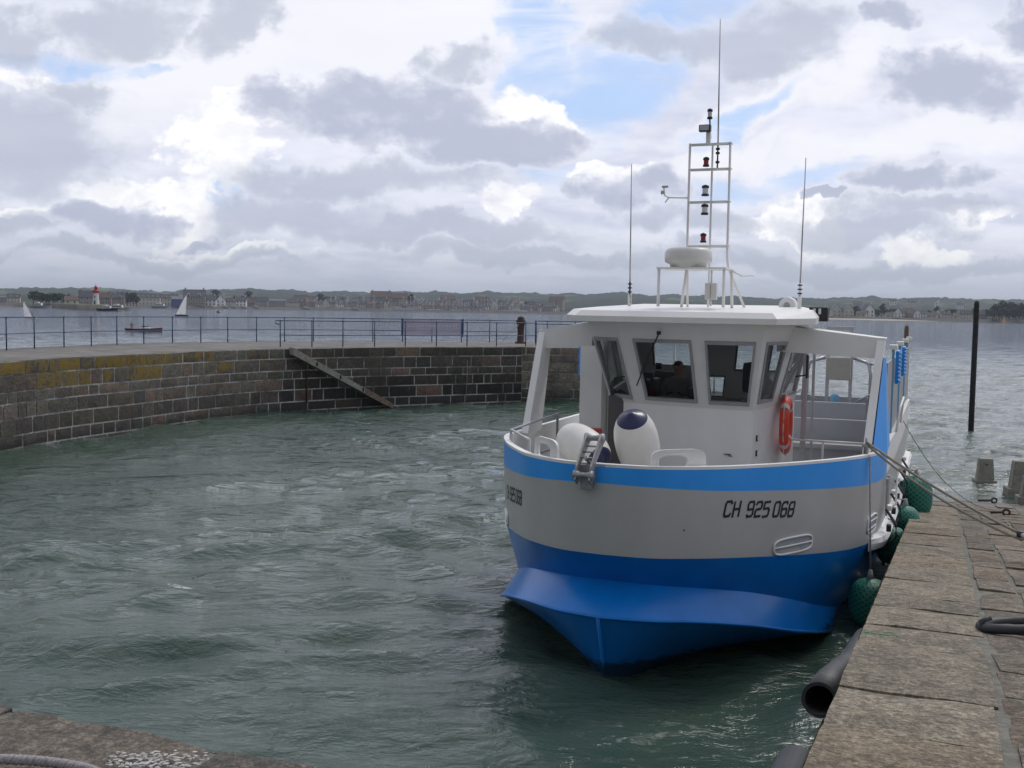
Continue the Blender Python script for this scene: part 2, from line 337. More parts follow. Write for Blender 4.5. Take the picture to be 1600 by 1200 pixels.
def lettering(side, a0, z0, H, W_, gap, text, lean):
    mb = MB(); x = 0.0
    for ch in text:
        if ch == ' ': x += W_*.5; continue
        for st in GL[ch]:
            for i in range(len(st)-1):
                (x0, y0), (x1, y1) = st[i], st[i+1]
                p = Vector((x0*W_, y0*H)); q = Vector((x1*W_, y1*H)); d = (q-p).normalized(); n = Vector((-d.y, d.x))*.0135; p -= d*.008; q += d*.008
                cs = [p+n, q+n, q-n, p-n]
                P = [grey_pt(a0+side*(x+c.x+lean*c.y), z0+c.y-.10*x*side+(.1*0.9 if side < 0 else 0)*0, side) for c in cs]
                mb.face(P, black)
        x += W_+gap
    return part(mb, 'registration_lettering', label='black registration CH 925068 on the hull', merge=False)
lettering(1, arc_of(1.0)+.20, 1.72, .155, .090, .040, 'CH  925 068', .22)
lettering(-1, arc_of(1.25)+1.08, 1.52, .155, .090, .040, 'CH  925 068', .22)
mk = MB(); mk.face([grey_pt(arc_of(.78)+u, 1.60+v, 1, .003) for u, v in ((0, 0), (.018, 0), (.018, .018), (0, .018))], black); part(mk, 'drain_hole')
for sg_, (a_, b_) in ((1, (.12, .05)), (-1, (.10, .04))):      # small draught marks either side of the stem
    k0 = lambda t, z: Vector((sg_*t, -.02+t*.9+(.0 if z > 0 else 0), z))
    mk = MB(); P0 = chout[3].lerp(keel[3], .52); P1 = chout[1].lerp(keel[1], .60)
    q0 = P1.lerp(P0, .35); n_ = Vector((.5, -.8, -.3)).normalized()*.012
    pts = [q0+n_, q0+n_+Vector((.05, .04, .0)), q0+n_+Vector((.03, .02, -.07)), q0+n_+Vector((.015, .01, -.07))]
    mk.face([Vector((p.x*sg_, p.y, p.z)) for p in pts], black); part(mk, 'draught_mark')
# oval hull vents with a white frame and bars
def ovent(side, ac, zc_, wd, ht, bars):
    mb = MB(); pts = []
    for k in range(28):
        an = 2*pi*k/28; c_, s_ = math.cos(an), math.sin(an)
        u = math.copysign(abs(c_)**.55, c_)*wd/2; v = math.copysign(abs(s_)**.55, s_)*ht/2
        pts.append((u, v))
    ring = [grey_pt(ac+u, zc_+v, side, .012) for u, v in pts]
    mb.face([grey_pt(ac+u, zc_+v, side, .003) for u, v in pts], greym)
    mb.tube(ring+[ring[0]], .013, white, 6, False)
    for b_ in bars: mb.tube([grey_pt(ac+u, zc_+b_, side, .014) for u in (-wd/2, -wd/4, 0, wd/4, wd/2)], .011, white, 6)
    part(mb, 'hull_vent')
ovent(1, arc_of(1.74), 1.28, .72, .18, (0,)); ovent(-1, arc_of(1.86), 1.24, .42, .17, (0, .05))
ovent(1, arc_of(2.45), 1.22, .5, .22, (-.05, .04))
# ---- side pillars and cross beams
def prism8(mb, A, B_, m):
    n = len(A)
    for i in range(n): j = (i+1) % n; mb.face([A[i], A[j], B_[j], B_[i]], m[i] if isinstance(m, list) else m)
    mm = m[0] if isinstance(m, list) else m; mb.face(A[::-1], mm); mb.face(B_, mm)
for sd_ in (-1, 1):
    p = MB()
    def q4(t, s, z, wt, ws): return [(sd_*(t-wt), s, z), (sd_*t, s, z), (sd_*(t), s+ws, z), (sd_*(t-wt), s+ws, z)]
    prism8(p, q4(2.38, 3.55, 2.09, .10, .55), q4(2.46, 4.40, 3.56, .10, .34), [white, white, white, white])
    if sd_ > 0: prism8(p, [(2.40, 3.62, 2.10), (2.56, 4.0, 2.10), (2.56, 4.72, 2.10), (2.44, 4.7, 2.10)], [(2.455, 4.3, 3.3), (2.475, 4.36, 3.3), (2.475, 4.56, 3.3), (2.45, 4.56, 3.3)], blue_hi)
    part(p, 'side_pillar')
    b_ = MB(); t0 = 1.05 if sd_ > 0 else 1.62
    A = [(sd_*t0, 4.38, 3.34), (sd_*t0, 4.38, 3.70), (sd_*t0, 4.62, 3.72), (sd_*t0, 4.62, 3.34)]
    B_ = [(sd_*2.36, 4.38, 3.28), (sd_*2.47, 4.38, 3.55), (sd_*2.47, 4.74, 3.56), (sd_*2.36, 4.74, 3.28)]
    prism8(b_, A, B_, white); part(b_, 'cross_beam')
# ---- open passenger deck: side posts, rails, screens, benches, stern
POST = [6.3, 8.7, 11.1, 13.3]; skyb = mat('pale_blue_paint', (.16, .38, .58), .4)
for sd_ in (-1, 1):
    for k, s_ in enumerate(POST):
        if sd_ < 0 and k == 0: continue
        p = MB(); p.box((sd_*2.49, s_, 2.72), (.04, .07, 1.30), skyb if k < 3 else white, bev=.01)
        p.box((sd_*2.49, s_, 3.39), (.11, .30, .07), white, bev=.01)
        part(p, 'side_post', label='blue side post with a white cap' if k < 3 else None)
    if sd_ > 0:
        e = [4.75]+POST
        for k in range(4):
            sc_ = MB(); L = e[k+1]-e[k]-.16
            sc_.box((2.475, (e[k]+e[k+1])/2, 2.64), (.02, L, 1.14), screen); part(sc_, 'side_screen')
        for k in (1, 2):       # rolled blue awnings laced to the posts
            aw = MB(); s0 = POST[k-1]+.12
            aw.box((2.54, s0+.35, 3.08), (.05, .62, .50), blue_hi, bev=.02)
            for j in range(8): aw.tube([(2.56, s0+.05, 2.87+j*.06), (2.60, s0+.02, 2.87+j*.06), (2.58, s0-.02, 2.87+j*.06)], .012, blue_hi, 5)
            part(aw, 'rolled_awning', label='rolled blue awning laced to a side post')
    else:
        aw = MB(); aw.box((-2.53, 6.75, 3.04), (.05, .30, .56), blue_hi, bev=.02); part(aw, 'rolled_awning')
    r_ = MB()
    if sd_ > 0: r_.box((2.49, 9.0, 3.32), (.07, 8.7, .06), white, bev=.01); r_.box((2.50, 5.5, 3.30), (.06, 1.5, .20), blue_hi, bev=.01)
    else: r_.box((-2.49, 10.0, 3.32), (.07, 6.7, .06), white, bev=.01); part(r_, 'side_top_rail')
    # rubbing strake
    rb = MB()
    idx = [i for i, p_ in enumerate(greyb) if p_.y > 3.35]
    pa = [greyb[i]+Vector((0, 0, 0)) for i in idx]
    rows = []
    for dx, dz in ((0, -.10), (.10, -.08), (.13, .0), (.10, .06), (0, .09)): rows.append([Vector((sd_*(q.x+dx*min(1, .15+j*.5)), q.y, q.z-.02+dz)) for j, q in enumerate(pa)])
    rb.grid(rows, white, False); rb.face([r0[0] for r0 in rows], white); part(rb, 'rubbing_strake')
gr = MB()   # white hand rails outside the port side and short ladder rails
gr.tube([(2.56, 6.6, 2.09), (2.60, 6.7, 2.45), (2.60, 8.1, 2.52), (2.56, 8.2, 2.09)], .018, white); part(gr, 'grab_rail'); gr = MB(); gr.tube([(2.58, 4.9, 1.2), (2.66, 4.95, 1.25), (2.66, 5.0, 1.75), (2.58, 5.0, 1.8)], .016, white)
part(gr, 'grab_rail')
for k in range(5):
    lg = MB(); s_ = 4.1+k*1.35
    lg.tube([(2.57, s_, 1.32), (2.70, s_+.02, 1.12), (2.71, s_+.02, .98), (2.62, s_+.04, .82), (2.56, s_+.06, .55)], .022, rubber, 6)
    lg.box((2.60, s_+.25, 1.30), (.07, .16, .07), white, bev=.015); lg.box((2.62, s_-.15, 1.10), (.06, .1, .09), black, bev=.01)
    part(lg, 'lashing_strap', label='black lashing strap on the port rubbing strake')
vr = MB()
for s_ in (4.3, 4.62): vr.box((2.565, s_, 1.45), (.03, .07, .5), alu, bev=.008)
part(vr, 'side_guard')
# benches, bulkhead
bn = MB()
bn.box((.2, 9.6, 1.78), (3.4, .46, .08), greym, bev=.02); bn.box((.2, 9.86, 2.02), (3.4, .07, .46), greym, bev=.02)
bn.box((.2, 9.6, 1.56), (3.2, .3, .4), greym); part(bn, 'bench')
bn = MB(); bn.box((1.45, 7.0, 1.78), (1.7, .46, .08), greym, bev=.02); bn.box((1.45, 7.25, 2.0), (1.7, .06, .36), greym, bev=.02); bn.box((1.45, 7.0, 1.56), (1.6, .3, .4), greym); part(bn, 'bench')
hr = MB(); hr.tube([(.9, 6.0, 1.95), (2.3, 6.0, 1.95)], .016, white); hr.tube([(1.55, 6.0, 1.4), (1.55, 6.0, 1.95)], .016, white); hr.tube([(2.3, 6.0, 1.4), (2.3, 6.0, 1.95)], .016, white); part(hr, 'hand_rail')
st = MB(); st.box((0, 13.5, 1.72), (4.9, .08, .75), greym); part(st, 'stern_bulwark')
rp = MB(); rp.box((1.25, 6.05, 2.4), (.075, .075, 2.3), alu, bev=.01); rp.box((1.34, 6.35, 2.4), (.04, .04, 2.3), alu); part(rp, 'deck_post')
gt = MB()
for t_ in (.87, 1.35): gt.box((t_, 13.3, 2.62), (.07, .09, 1.9), alu, bev=.01)
gt.box((1.11, 13.3, 3.58), (.55, .09, .07), alu, bev=.01); gt.box((1.11, 13.25, 3.0), (.4, .05, .05), white); part(gt, 'stern_gantry')
bx = MB(); bx.box((1.11, 13.17, 2.72), (.50, .30, .48), mat('beige_box', (.40, .38, .33), .6, var=.05), bev=.03); part(bx, 'equipment_box', label='beige equipment box hung in the stern gantry')
for sgn, t0 in ((-1, .87), (1, 1.35)):
    sr = MB()
    sr.tube([(t0+sgn*.05, 13.25, 2.95), (t0+sgn*.35, 13.2, 2.85), (t0+sgn*.42, 13.15, 2.6), (t0+sgn*.5, 13.1, 2.05)], .035, alu)
    sr.tube([(t0+sgn*.4, 13.2, 2.82), (t0+sgn*.4, 13.2, 1.95)], .025, alu); sr.tube([(t0+sgn*.35, 13.2, 2.85), (t0+sgn*1.0, 13.1, 2.7)], .02, alu)
    sr.tube([(t0+sgn*.18, 12.9, 2.05), (t0+sgn*.5, 12.85, 2.25), (t0+sgn*.8, 12.85, 2.05)], .025, alu); part(sr, 'stern_rail')
sr = MB()
for t_ in (-2.2, -1.6, -1.0, -.4): sr.tube([(t_, 13.45, 2.05), (t_, 13.45, 2.55)], .02, alu)
sr.tube([(-2.3, 13.45, 2.55), (-.1, 13.45, 2.55)], .02, alu); part(sr, 'stern_rail')
ol = MB(); ol.lathe([(0, .10), (.06, .09), (.09, .05), (.08, -.05), (.07, -.2)], skyb, 16, Matrix.Translation((1.1, 12.6, 2.12))); part(ol, 'vent_cowl', label='small blue vent cowl at the stern')
# ---- wheelhouse: reverse-raked windows
WB = [(-1.50, 5.0), (-.93, 4.42), (.10, 4.18), (.80, 4.12), (.94, 5.02), (1.08, 6.25), (-1.50, 6.25)]     # at sill, z 2.60
WT = [(-1.64, 4.2), (-1.06, 3.74), (.10, 3.50), (1.02, 3.46), (1.31, 4.42), (1.31, 6.25), (-1.64, 6.25)]  # at head, z 3.70
ZS, ZT, ZD = 2.52, 3.71, 1.36
wl_ = MB(); wins = []
def bil(P, u, v): return P[0].lerp(P[1], u).lerp(P[3].lerp(P[2], u), v)
def panel(mb, P, holes, m, th=.05):
    P = [Vector(p) for p in P]; n = (P[1]-P[0]).cross(P[3]-P[0]).normalized()*-1
    cen = Vector((-.2, 5.4, 3))
    if n.dot(cen-P[0]) < 0: n = -n      # n points inward
    us = sorted({0, 1}|{h_[0] for h_ in holes}|{h_[2] for h_ in holes}); vs = sorted({0, 1}|{h_[1] for h_ in holes}|{h_[3] for h_ in holes})
    for lay, mm in ((0, m), (th, liner)):
        for a in range(len(us)-1):
            for b in range(len(vs)-1):
                uc, vc = (us[a]+us[a+1])/2, (vs[b]+vs[b+1])/2
                if any(h_[0] < uc < h_[2] and h_[1] < vc < h_[3] for h_ in holes): continue
                mb.face([bil(P, u, v)+n*lay for u, v in ((us[a], vs[b]), (us[a+1], vs[b]), (us[a+1], vs[b+1]), (us[a], vs[b+1]))], mm)
    for h_ in holes:
        Q = [bil(P, h_[i], h_[j]) for i, j in ((0, 1), (2, 1), (2, 3), (0, 3))]
        for i in range(4): j = (i+1) % 4; mb.face([Q[i], Q[j], Q[j]+n*th, Q[i]+n*th], m)
        wins.append((Q, n))
def q_(i, j): return [(WB[i][0], WB[i][1], ZS), (WB[j][0], WB[j][1], ZS), (WT[j][0], WT[j][1], ZT), (WT[i][0], WT[i][1], ZT)]
panel(wl_, q_(0, 1), [(.10, .06, .90, .80)], white)
panel(wl_, q_(1, 2), [(.17, .07, .92, .80)], white)
panel(wl_, q_(2, 3), [(.13, .07, .90, .80)], white)
panel(wl_, q_(3, 4), [(.14, .09, .80, .80)], white)
panel(wl_, q_(4, 5), [(.12, .12, .86, .80)], white)
panel(wl_, q_(6, 0), [(.12, .12, .45, .80), (.52, .12, .9, .8)], white)
panel(wl_, q_(5, 6), [(.05, .36, .19, .76), (.23, .36, .38, .76), (.42, .0, .54, .30), (.53, .40, .86, .74)], white)
for i in range(7):   # lower wall
    j = (i+1) % 7
    wl_.face([(WB[i][0], WB[i][1], ZD), (WB[j][0], WB[j][1], ZD), (WB[j][0], WB[j][1], ZS), (WB[i][0], WB[i][1], ZS)], white)
part(wl_, 'wheelhouse_wall')
for Q, n in wins:
    fr = MB(); c0 = sum(Q, Vector())/4
    ins = [p.lerp(c0, .09) for p in Q]; o_ = [p+(p-c0)*.03 for p in Q]; up_ = -n*.022
    ins = [p+(c0-p).normalized()*.045 for p in Q]; o_ = [p-(c0-p).normalized()*.012 for p in Q]
    for i in range(4):
        j = (i+1) % 4; fr.face([o_[i]+up_, o_[j]+up_, ins[j]+up_, ins[i]+up_], gasket); fr.face([o_[i], o_[j], o_[j]+up_, o_[i]+up_], gasket)
        fr.face([ins[i]+n*.02, ins[j]+n*.02, ins[j]+up_, ins[i]+up_], gasket)
    f_ = part(fr, 'window'); gp = MB(); gp.face([p+n*.005 for p in ins], glass); g_ = gp.build('pane'); g_.parent = f_
# roof
RP = [(-1.78, 3.72), (-1.52, 3.30), (.0, 3.22), (1.20, 3.22), (1.60, 3.95), (1.52, 5.2), (1.22, 6.35), (-1.55, 6.35), (-1.78, 5.0)]
rc = Vector((-.15, 4.9)); rf = MB()
def ringz(k, z, dz=0): return [Vector((rc.x+(x-rc.x)*k, rc.y+(y-rc.y)*k, z+dz*(y-3.3)/3)) for x, y in RP]
rings = [ringz(.93, 3.705), ringz(1.0, 3.715, .02), ringz(1.005, 3.79, .06), ringz(.955, 3.865, .10), ringz(.82, 3.88, .10)]
for a, b in zip(rings, rings[1:]):
    for i in range(9): j = (i+1) % 9; rf.face([a[i], a[j], b[j], b[i]], white)
rf.face(rings[0][::-1], white); rf.face(rings[-1], white); part(rf, 'wheelhouse_roof')
# wiper
wp = MB(); wp.tube([(-.42, 3.60, 3.56), (-.78, 4.04, 2.98)], [.012, .009], black, 6); wp.box((-.42, 3.60, 3.57), (.05, .05, .05), black); wp.tube([(-.60, 3.80, 3.28), (-.86, 4.15, 2.80)], .010, black, 5); part(wp, 'window_wiper')
# small recessed sockets and marks on the wall, small side mirror
for zz in (2.13, 1.92):
    k_ = MB(); k_.box((.835, 4.30, zz), (.02, .06, .08), black); k_.box((.842, 4.30, zz), (.02, .04, .055), white); part(k_, 'wall_socket')
pt = MB(); pt.box((.46, 4.13, 1.9), (.1, .012, .012), black); pt.box((.50, 4.13, 1.88), (.06, .012, .008), black); part(pt, 'maker_plate')
mr = MB(); mr.box((1.36, 5.35, 3.1), (.03, .16, .34), black, bev=.01); mr.tube([(1.2, 5.3, 2.95), (1.36, 5.35, 2.98)], .012, black, 6); part(mr, 'wing_mirror')
# starboard locker wing beside the wheelhouse
wg = MB(); wg.box((-1.98, 5.75, 2.46), (.36, .5, 2.2), white, bev=.01); wg.box((-1.65, 6.0, 2.46), (.28, .4, 2.2), white); part(wg, 'side_locker')
# interior: console, wheel, seats, monitor, ceiling console
cs_ = MB(); cs_.box((-.5, 4.95, 2.0), (1.9, .5, 1.2), darkm, bev=.04); cs_.box((-1.1, 5.0, 2.70), (.7, .45, .34), black, bev=.08); cs_.box((-.95, 4.85, 2.86), (.30, .10, .18), black, bev=.02); cs_.box((-.1, 4.85, 2.68), (.3, .2, .16), black, bev=.03)
for k in range(4): cs_.box((-1.2+k*.12, 4.72, 2.86), (.05, .03, .03), alu)
part(cs_, 'helm_console')
sw = MB(); ring = [(-.57+.16*math.cos(k*pi/8), 5.24+.04*math.sin(k*pi/8), 2.50+.15*math.sin(k*pi/8)) for k in range(17)]; sw.tube(ring, .016, black, 6, False)
for k in (1, 6, 11): sw.tube([(-.57, 5.24, 2.50), ring[k]], .01, black, 5)
part(sw, 'steering_wheel')
s1 = MB(); s1.box((-.85, 5.95, 2.55), (.42, .12, .75), darkm, bev=.05); s1.box((-.85, 5.75, 2.2), (.45, .42, .1), darkm, bev=.03); s1.tube([(-.85, 5.75, 1.4), (-.85, 5.75, 2.2)], .05, black); s1.tube([(-1.0, 5.95, 2.95), (-1.0, 5.95, 3.05)], .05, black); part(s1, 'helm_seat')
s2 = MB(); s2.box((.62, 5.1, 2.92), (.30, .22, .46), black, bev=.10); s2.tube([(.70, 5.1, 3.1), (.72, 5.1, 3.65)], .02, black); part(s2, 'hanging_monitor')
# ---- mast, radar, lights, aerials
def lamp(t, s, z, m, hh=.10, r=.042, name='navigation_light', base=black, label=None):
    l = MB(); T = Matrix.Translation((t, s, z)); l.lathe([(0, 0), (r*1.1, 0), (r*1.1, .025), (r*.9, .03)], base, 14, T)
    l.lathe([(r*.86, .03), (r*.86, hh)], m, 14, T); l.lathe([(r*.9, hh), (r*1.08, hh+.004), (r*1.05, hh+.035), (r*.3, hh+.05), (0, hh+.05)], base, 14, T); return part(l, name, label=label)
MS = 5.0; MX = -.06
ms = MB(); mt = .31
ms.tube([(-mt+.03, MS, 3.95), (-mt, MS, 4.95), (-mt, MS, 6.35)], .018, white); ms.tube([(.55, MS+.15, 3.92), (.30, MS, 4.55), (mt-.03, MS, 4.7), (mt-.03, MS, 6.35)], .018, white)
ms.tube([(0, MS+.12, 3.95), (0, MS+.12, 6.35)], .016, white)
for zz in (4.86, 5.50, 5.97, 6.33):
    ms.box((0, MS+.03, zz), (.60, .14, .018), white, bev=.004); ms.tube([(-.28, MS-.03, zz-.02), (.28, MS-.03, zz-.02)], .012, white, 6)
ms.box((-.02, MS-.10, 6.42), (.06, .06, .2), white)
ms.tube([(-.31, MS, 5.56), (-.60, MS-.02, 5.57), (-.66, MS-.02, 5.60), (-.68, MS-.02, 5.72)], .012, white, 6); ms.tube([(-.60, MS-.02, 5.57), (-.66, MS, 5.50)], .01, white, 5)
ms.box((-.66, MS-.02, 5.73), (.09, .03, .03), alu); ms.lathe([(0, 0), (.02, 0), (.025, .05), (0, .06)], alu, 8, Matrix.Translation((-.70, MS-.02, 5.62)))
part(ms, 'mast')
lamp(-.05, MS-.12, 4.90, redlens, .09); lamp(-.04, MS-.12, 5.99, redlens, .09); lamp(-.04, MS-.12, 5.57, clearlens, .11, .05); lamp(-.04, MS-.12, 5.30, clearlens, .11, .05); lamp(-.02, MS-.05, 6.68, clearlens, .10, .036)
sg = MB(); sg.box((-.06, MS-.16, 6.53), (.17, .10, .10), black, bev=.02); sg.box((-.06, MS-.215, 6.53), (.13, .012, .07), alu); sg.tube([(0, MS-.05, 6.4), (-.02, MS-.05, 6.68)], .012, black, 6); part(sg, 'mast_spotlight')
a_ = MB(); a_.tube([(.10, MS, 5.97), (.10, MS, 6.35)], .012, black, 6)
for zz in (6.05, 6.18, 6.24): a_.lathe([(0, 0), (.03, 0), (.03, .03), (0, .03)], black, 10, Matrix.Translation((.10, MS, zz)))
a_.tube([(.10, MS, 6.33), (.08, MS, 8.1)], [.013, .007], alu, 6); part(a_, 'whip_aerial', label='tallest whip aerial on top of the mast')
for o_ in [c for c in ferry.children if c.name.split('.')[0] in ('mast', 'navigation_light', 'mast_spotlight', 'whip_aerial')]: o_.location.x = -.07; o_.location.z = -.03
for sd_ in (-1, 1):
    a_ = MB(); m1 = alu if sd_ > 0 else white; x0 = 1.25*sd_
    a_.tube([(x0, 5.05, 3.92), (x0, 5.05, 4.12)], .028, white, 8); a_.tube([(x0, 5.05, 4.12), (x0, 5.05, 4.3)], .014, white if sd_ > 0 else black, 8)
    for zz in (4.14, 4.2, 4.26): a_.lathe([(0, 0), (.034, 0), (.034, .018), (0, .018)], black, 10, Matrix.Translation((x0, 5.05, zz)))
    a_.tube([(x0, 5.05, 4.28), (x0+.02*sd_, 5.05, 6.06)], [.012, .007], alu, 6)
    if sd_ < 0: a_.tube([(x0, 5.02, 4.15), (x0+.03, 5.0, 4.08), (x0+.02, 5.02, 3.98)], .006, black, 5)
    part(a_, 'whip_aerial')
rs = MB()
rs.box((-.12, 4.42, 4.47), (.98, .62, .025), white, bev=.008)
for (x_, y_, x2, y2) in ((-.58, 4.15, -.58, 4.15), (.34, 4.15, .34, 4.15), (-.30, 4.65, -.42, 4.9), (.34, 4.7, .34, 4.8)): rs.tube([(x_, y_, 4.46), (x2, y2, 3.93)], .022, white)
rs.tube([(.36, 4.5, 4.46), (.5, 4.6, 4.38), (.62, 4.9, 4.40)], .014, white, 6)
part(rs, 'radar_stand')
rd = MB(); rd.lathe([(0, 0), (.25, 0), (.26, .05), (.325, .08), (.335, .13), (.33, .22), (.30, .265), (.24, .28), (0, .285)], radome, 40, Matrix.Translation((-.21, 4.35, 4.48))); part(rd, 'radar_dome')
jb = MB(); jb.box((.05, 4.72, 4.16), (.17, .10, .24), radome, bev=.015); jb.tube([(.05, 4.72, 4.28), (.05, 4.72, 4.46)], .014, white, 6); jb.tube([(.05, 4.72, 4.04), (.05, 4.72, 3.95)], .014, white, 6); jb.box((.05, 4.665, 4.16), (.012, .004, .19), greym); part(jb, 'junction_box')
cv = MB(); T = Matrix.Translation((1.02, 5.55, 3.98)) @ Matrix.Rotation(R(-90), 4, 'X') @ Matrix.Rotation(R(12), 4, 'Y'); cv.lathe([(0, -.04), (.12, -.04), (.13, .0), (.12, .10), (0, .12)], white, 20, T); cv.lathe([(0, -.045), (.05, -.045), (.05, -.03)], greym, 12, T); part(cv, 'loudhailer')
fl = MB(); fl.box((1.53, 5.0, 3.86), (.26, .16, .20), black, bev=.02)
for x_ in (1.475, 1.55): fl.box((x_, 4.915, 3.90), (.035, .012, .08), clearlens)
fl.box((1.50, 5.05, 3.80), (.12, .05, .05), white); part(fl, 'floodlight', label='black floodlight on the port roof corner')
# ---- foredeck fittings: chock plates with oval holes, anchor roller, rail
def chock(name, P, h_, hole):
    """curved upright plate standing inside the bulwark; P(u) gives the foot, u in 0..1"""
    mb = MB(); n = 24
    for off in (0, .025):
        outer = []; inner = []
        for k in range(n):
            an = 2*pi*k/n; c_, s_ = math.cos(an), math.sin(an)
            u = .5+.5*math.copysign(min(1, abs(c_)**.45), c_)*(1 if s_ < 0 else .88); v = .5+.5*math.copysign(abs(s_)**(.5 if s_ > 0 else .1), s_)
            ui = hole[0]+hole[2]*math.copysign(abs(c_)**.7, c_); vi = hole[1]+hole[3]*math.copysign(abs(s_)**.7, s_)
            outer.append(P(u, off)+Vector((0, 0, v*h_))); inner.append(P(ui, off)+Vector((0, 0, vi*h_)))
        mb.grid([outer, inner], white, False, True)
        if off == 0: o0, i0 = outer, inner
    mb.grid([o0, outer], white, False, True); mb.grid([i0, inner], white, False, True)
    mid = [(a+b)/2 for a, b in zip(i0, inner)]; mb.tube(mid+[mid[0]], .016, white, 6, False)
    part(mb, name)
def side_plate(side, a0, a1):
    def P(u, off):
        p = curve_at(inn, a0+(a1-a0)*u); q = curve_at(inn, a0+(a1-a0)*u+.05); d = (q-p).normalized(); n = Vector((-d.y, d.x, 0))
        return Vector(((p.x+n.x*(.03+off))*side, p.y+n.y*(.03+off), 2.10))
    return P
chock('chock_plate', side_plate(1, .42, 1.16), .34, (.40, .60, .24, .24))
chock('chock_plate', side_plate(-1, .62, 1.30), .36, (.52, .58, .26, .26))
ar = MB()
def cheek(t):
    A = [(t, -.46, 2.12), (t, -.36, 2.05), (t, -.26, 2.28), (t, .08, 2.50), (t, .10, 2.60), (t, .0, 2.63), (t, -.10, 2.56), (t, -.40, 2.28)]
    B_ = [(t+.022, y, z) for _, y, z in A]; prism8(ar, [Vector(p) for p in A], [Vector(p) for p in B_], steel)
cheek(-.27); cheek(-.09)
for (y, z, r) in ((-.40, 2.17, .055), (.02, 2.57, .06)):
    T = Matrix.Translation((-.17, y, z)) @ Matrix.Rotation(R(90), 4, 'Y'); ar.lathe([(0, -.12), (r, -.12), (r, -.09), (r*.6, -.03), (r*.6, .03), (r, .09), (r, .12), (0, .12)], steel, 16, T)
for (y, z) in ((-.26, 2.36), (-.17, 2.42), (-.08, 2.48)): ar.tube([(-.27, y, z), (-.07, y, z)], .012, steel, 6)
ar.box((-.17, -.23, 2.17), (.20, .05, .2), steel); ar.box((-.17, -.27, 2.06), (.13, .10, .16), steel, bev=.01)
ao_ = part(ar, 'anchor_roller'); ao_.scale = (.86, .86, .86); ao_.location = (-.024, -.02, .31)
an_ = MB(); an_.tube([(-.17, -.1, 2.25), (-.17, -.30, 2.35)], .02, steel, 6); part(an_, 'anchor_shank')
dr_ = MB(); dr_.tube([(-1.9, 1.95, 1.4), (-1.9, 1.95, 2.32), (-1.75, 3.3, 2.42), (-1.75, 3.3, 1.4)], .02, alu); dr_.tube([(-1.9, 1.95, 1.9), (-1.75, 3.3, 1.95)], .016, alu); dr_.tube([(-1.35, 1.2, 1.4), (-1.35, 1.2, 2.3), (-1.9, 1.95, 2.32)], .018, alu); part(dr_, 'foredeck_rail')
ht = MB(); ht.box((-.05, 2.2, 1.42), (1.2, .9, .1), deckm, bev=.02); ht.box((.05, 1.35, 1.66), (.9, .10, .06), greym, bev=.01); part(ht, 'deck_hatch')
bt = MB()
for t_ in (2.34,): bt.lathe([(0, 0), (.03, 0), (.03, .10), (.05, .11), (.05, .14), (0, .15)], steel, 12, Matrix.Translation((t_, 3.3, 2.11)))
ringp = [(2.34, 3.3+.04*math.cos(k*pi/6), 2.28+.05*math.sin(k*pi/6)) for k in range(13)]; bt.tube(ringp, .012, steel, 6, False); part(bt, 'mooring_eye')
# ---- separate things aboard
def place(mb, name, loc, label, cat, group=None, **k): return mb.build(name, loc=loc, mtx=BM, label=label, cat=cat, group=group, **k)
def big_fender(name, base, axis, label, r=.245, L=.86, tipc=True):
    root = empty(name, base, label, 'fender', 'large white fenders on the foredeck', mtx=BM)
    T = Matrix.Translation((0, 0, 0)) @ Vector(axis).to_track_quat('Z', 'Y').to_matrix().to_4x4()
    b = MB(); prof = []
    for k in range(19):
        u = -1+2*k/18; prof.append((r*(1-abs(u)**2.6)**.5 if abs(u) < 1 else 0, u*L/2))
    prof = [(x, z) for x, z in prof if abs(z) < L*.44]; b.lathe([(prof[0][0], prof[0][1])]+prof, fenw, 32, T); b.build('fender_body').parent = root
    for sg_ in (-1, 1):
        c_ = MB(); rr0 = prof[-1][0]; c_.lathe([(rr0, prof[-1][1]*sg_), (rr0*.92, sg_*(prof[-1][1]+.02)), (rr0*.6, sg_*(prof[-1][1]+.05)), (rr0*.3, sg_*(prof[-1][1]+.075)), (.03, sg_*(prof[-1][1]+.095)), (0, sg_*(prof[-1][1]+.1))], navy, 24, T)
        c_.build('fender_end').parent = root
    return root
big_fender('large_fender', (-.05, 1.25, 2.34), (-.02, -.58, .80), 'upright white fender with a navy tip, leaning against the wheelhouse side of the bow', .255, .92)
big_fender('large_fender', (-.70, 1.25, 2.24), (.75, -.55, -.30), 'white fender lying on its side behind the anchor roller')
lb = empty('lifebuoy', (1.02, 5.3, 2.24), 'orange lifebuoy with pale bands hung on the wheelhouse side', 'lifebuoy', mtx=BM)
RM = Matrix.Rotation(R(90), 4, 'Y') @ Matrix.Identity(4)
def torus(mb, r0, r1, m, T, a0=0, a1=2*pi, n=48, k=14, sx=1.0):
    rows = []
    for i in range(n+1):
        a = a0+(a1-a0)*i/n; rows.append([T @ Vector(((r0+r1*math.cos(2*pi*j/k))*math.cos(a)*sx, (r0+r1*math.cos(2*pi*j/k))*math.sin(a), r1*.8*math.sin(2*pi*j/k))) for j in range(k)])
    mb.grid(rows, m, True, True)
lr = MB(); LT = Matrix.Translation((.07, 0, 0)) @ Matrix.Rotation(R(2), 4, 'Z') @ RM; torus(lr, .30, .085, orange, LT, sx=1.13); lr.build('buoy_ring').parent = lb
for q in range(4):
    bb = MB(); a = q*pi/2+pi/4; torus(bb, .30, .087, band, LT, a-.09, a+.09, 4, sx=1.13); bb.build('reflective_band').parent = lb
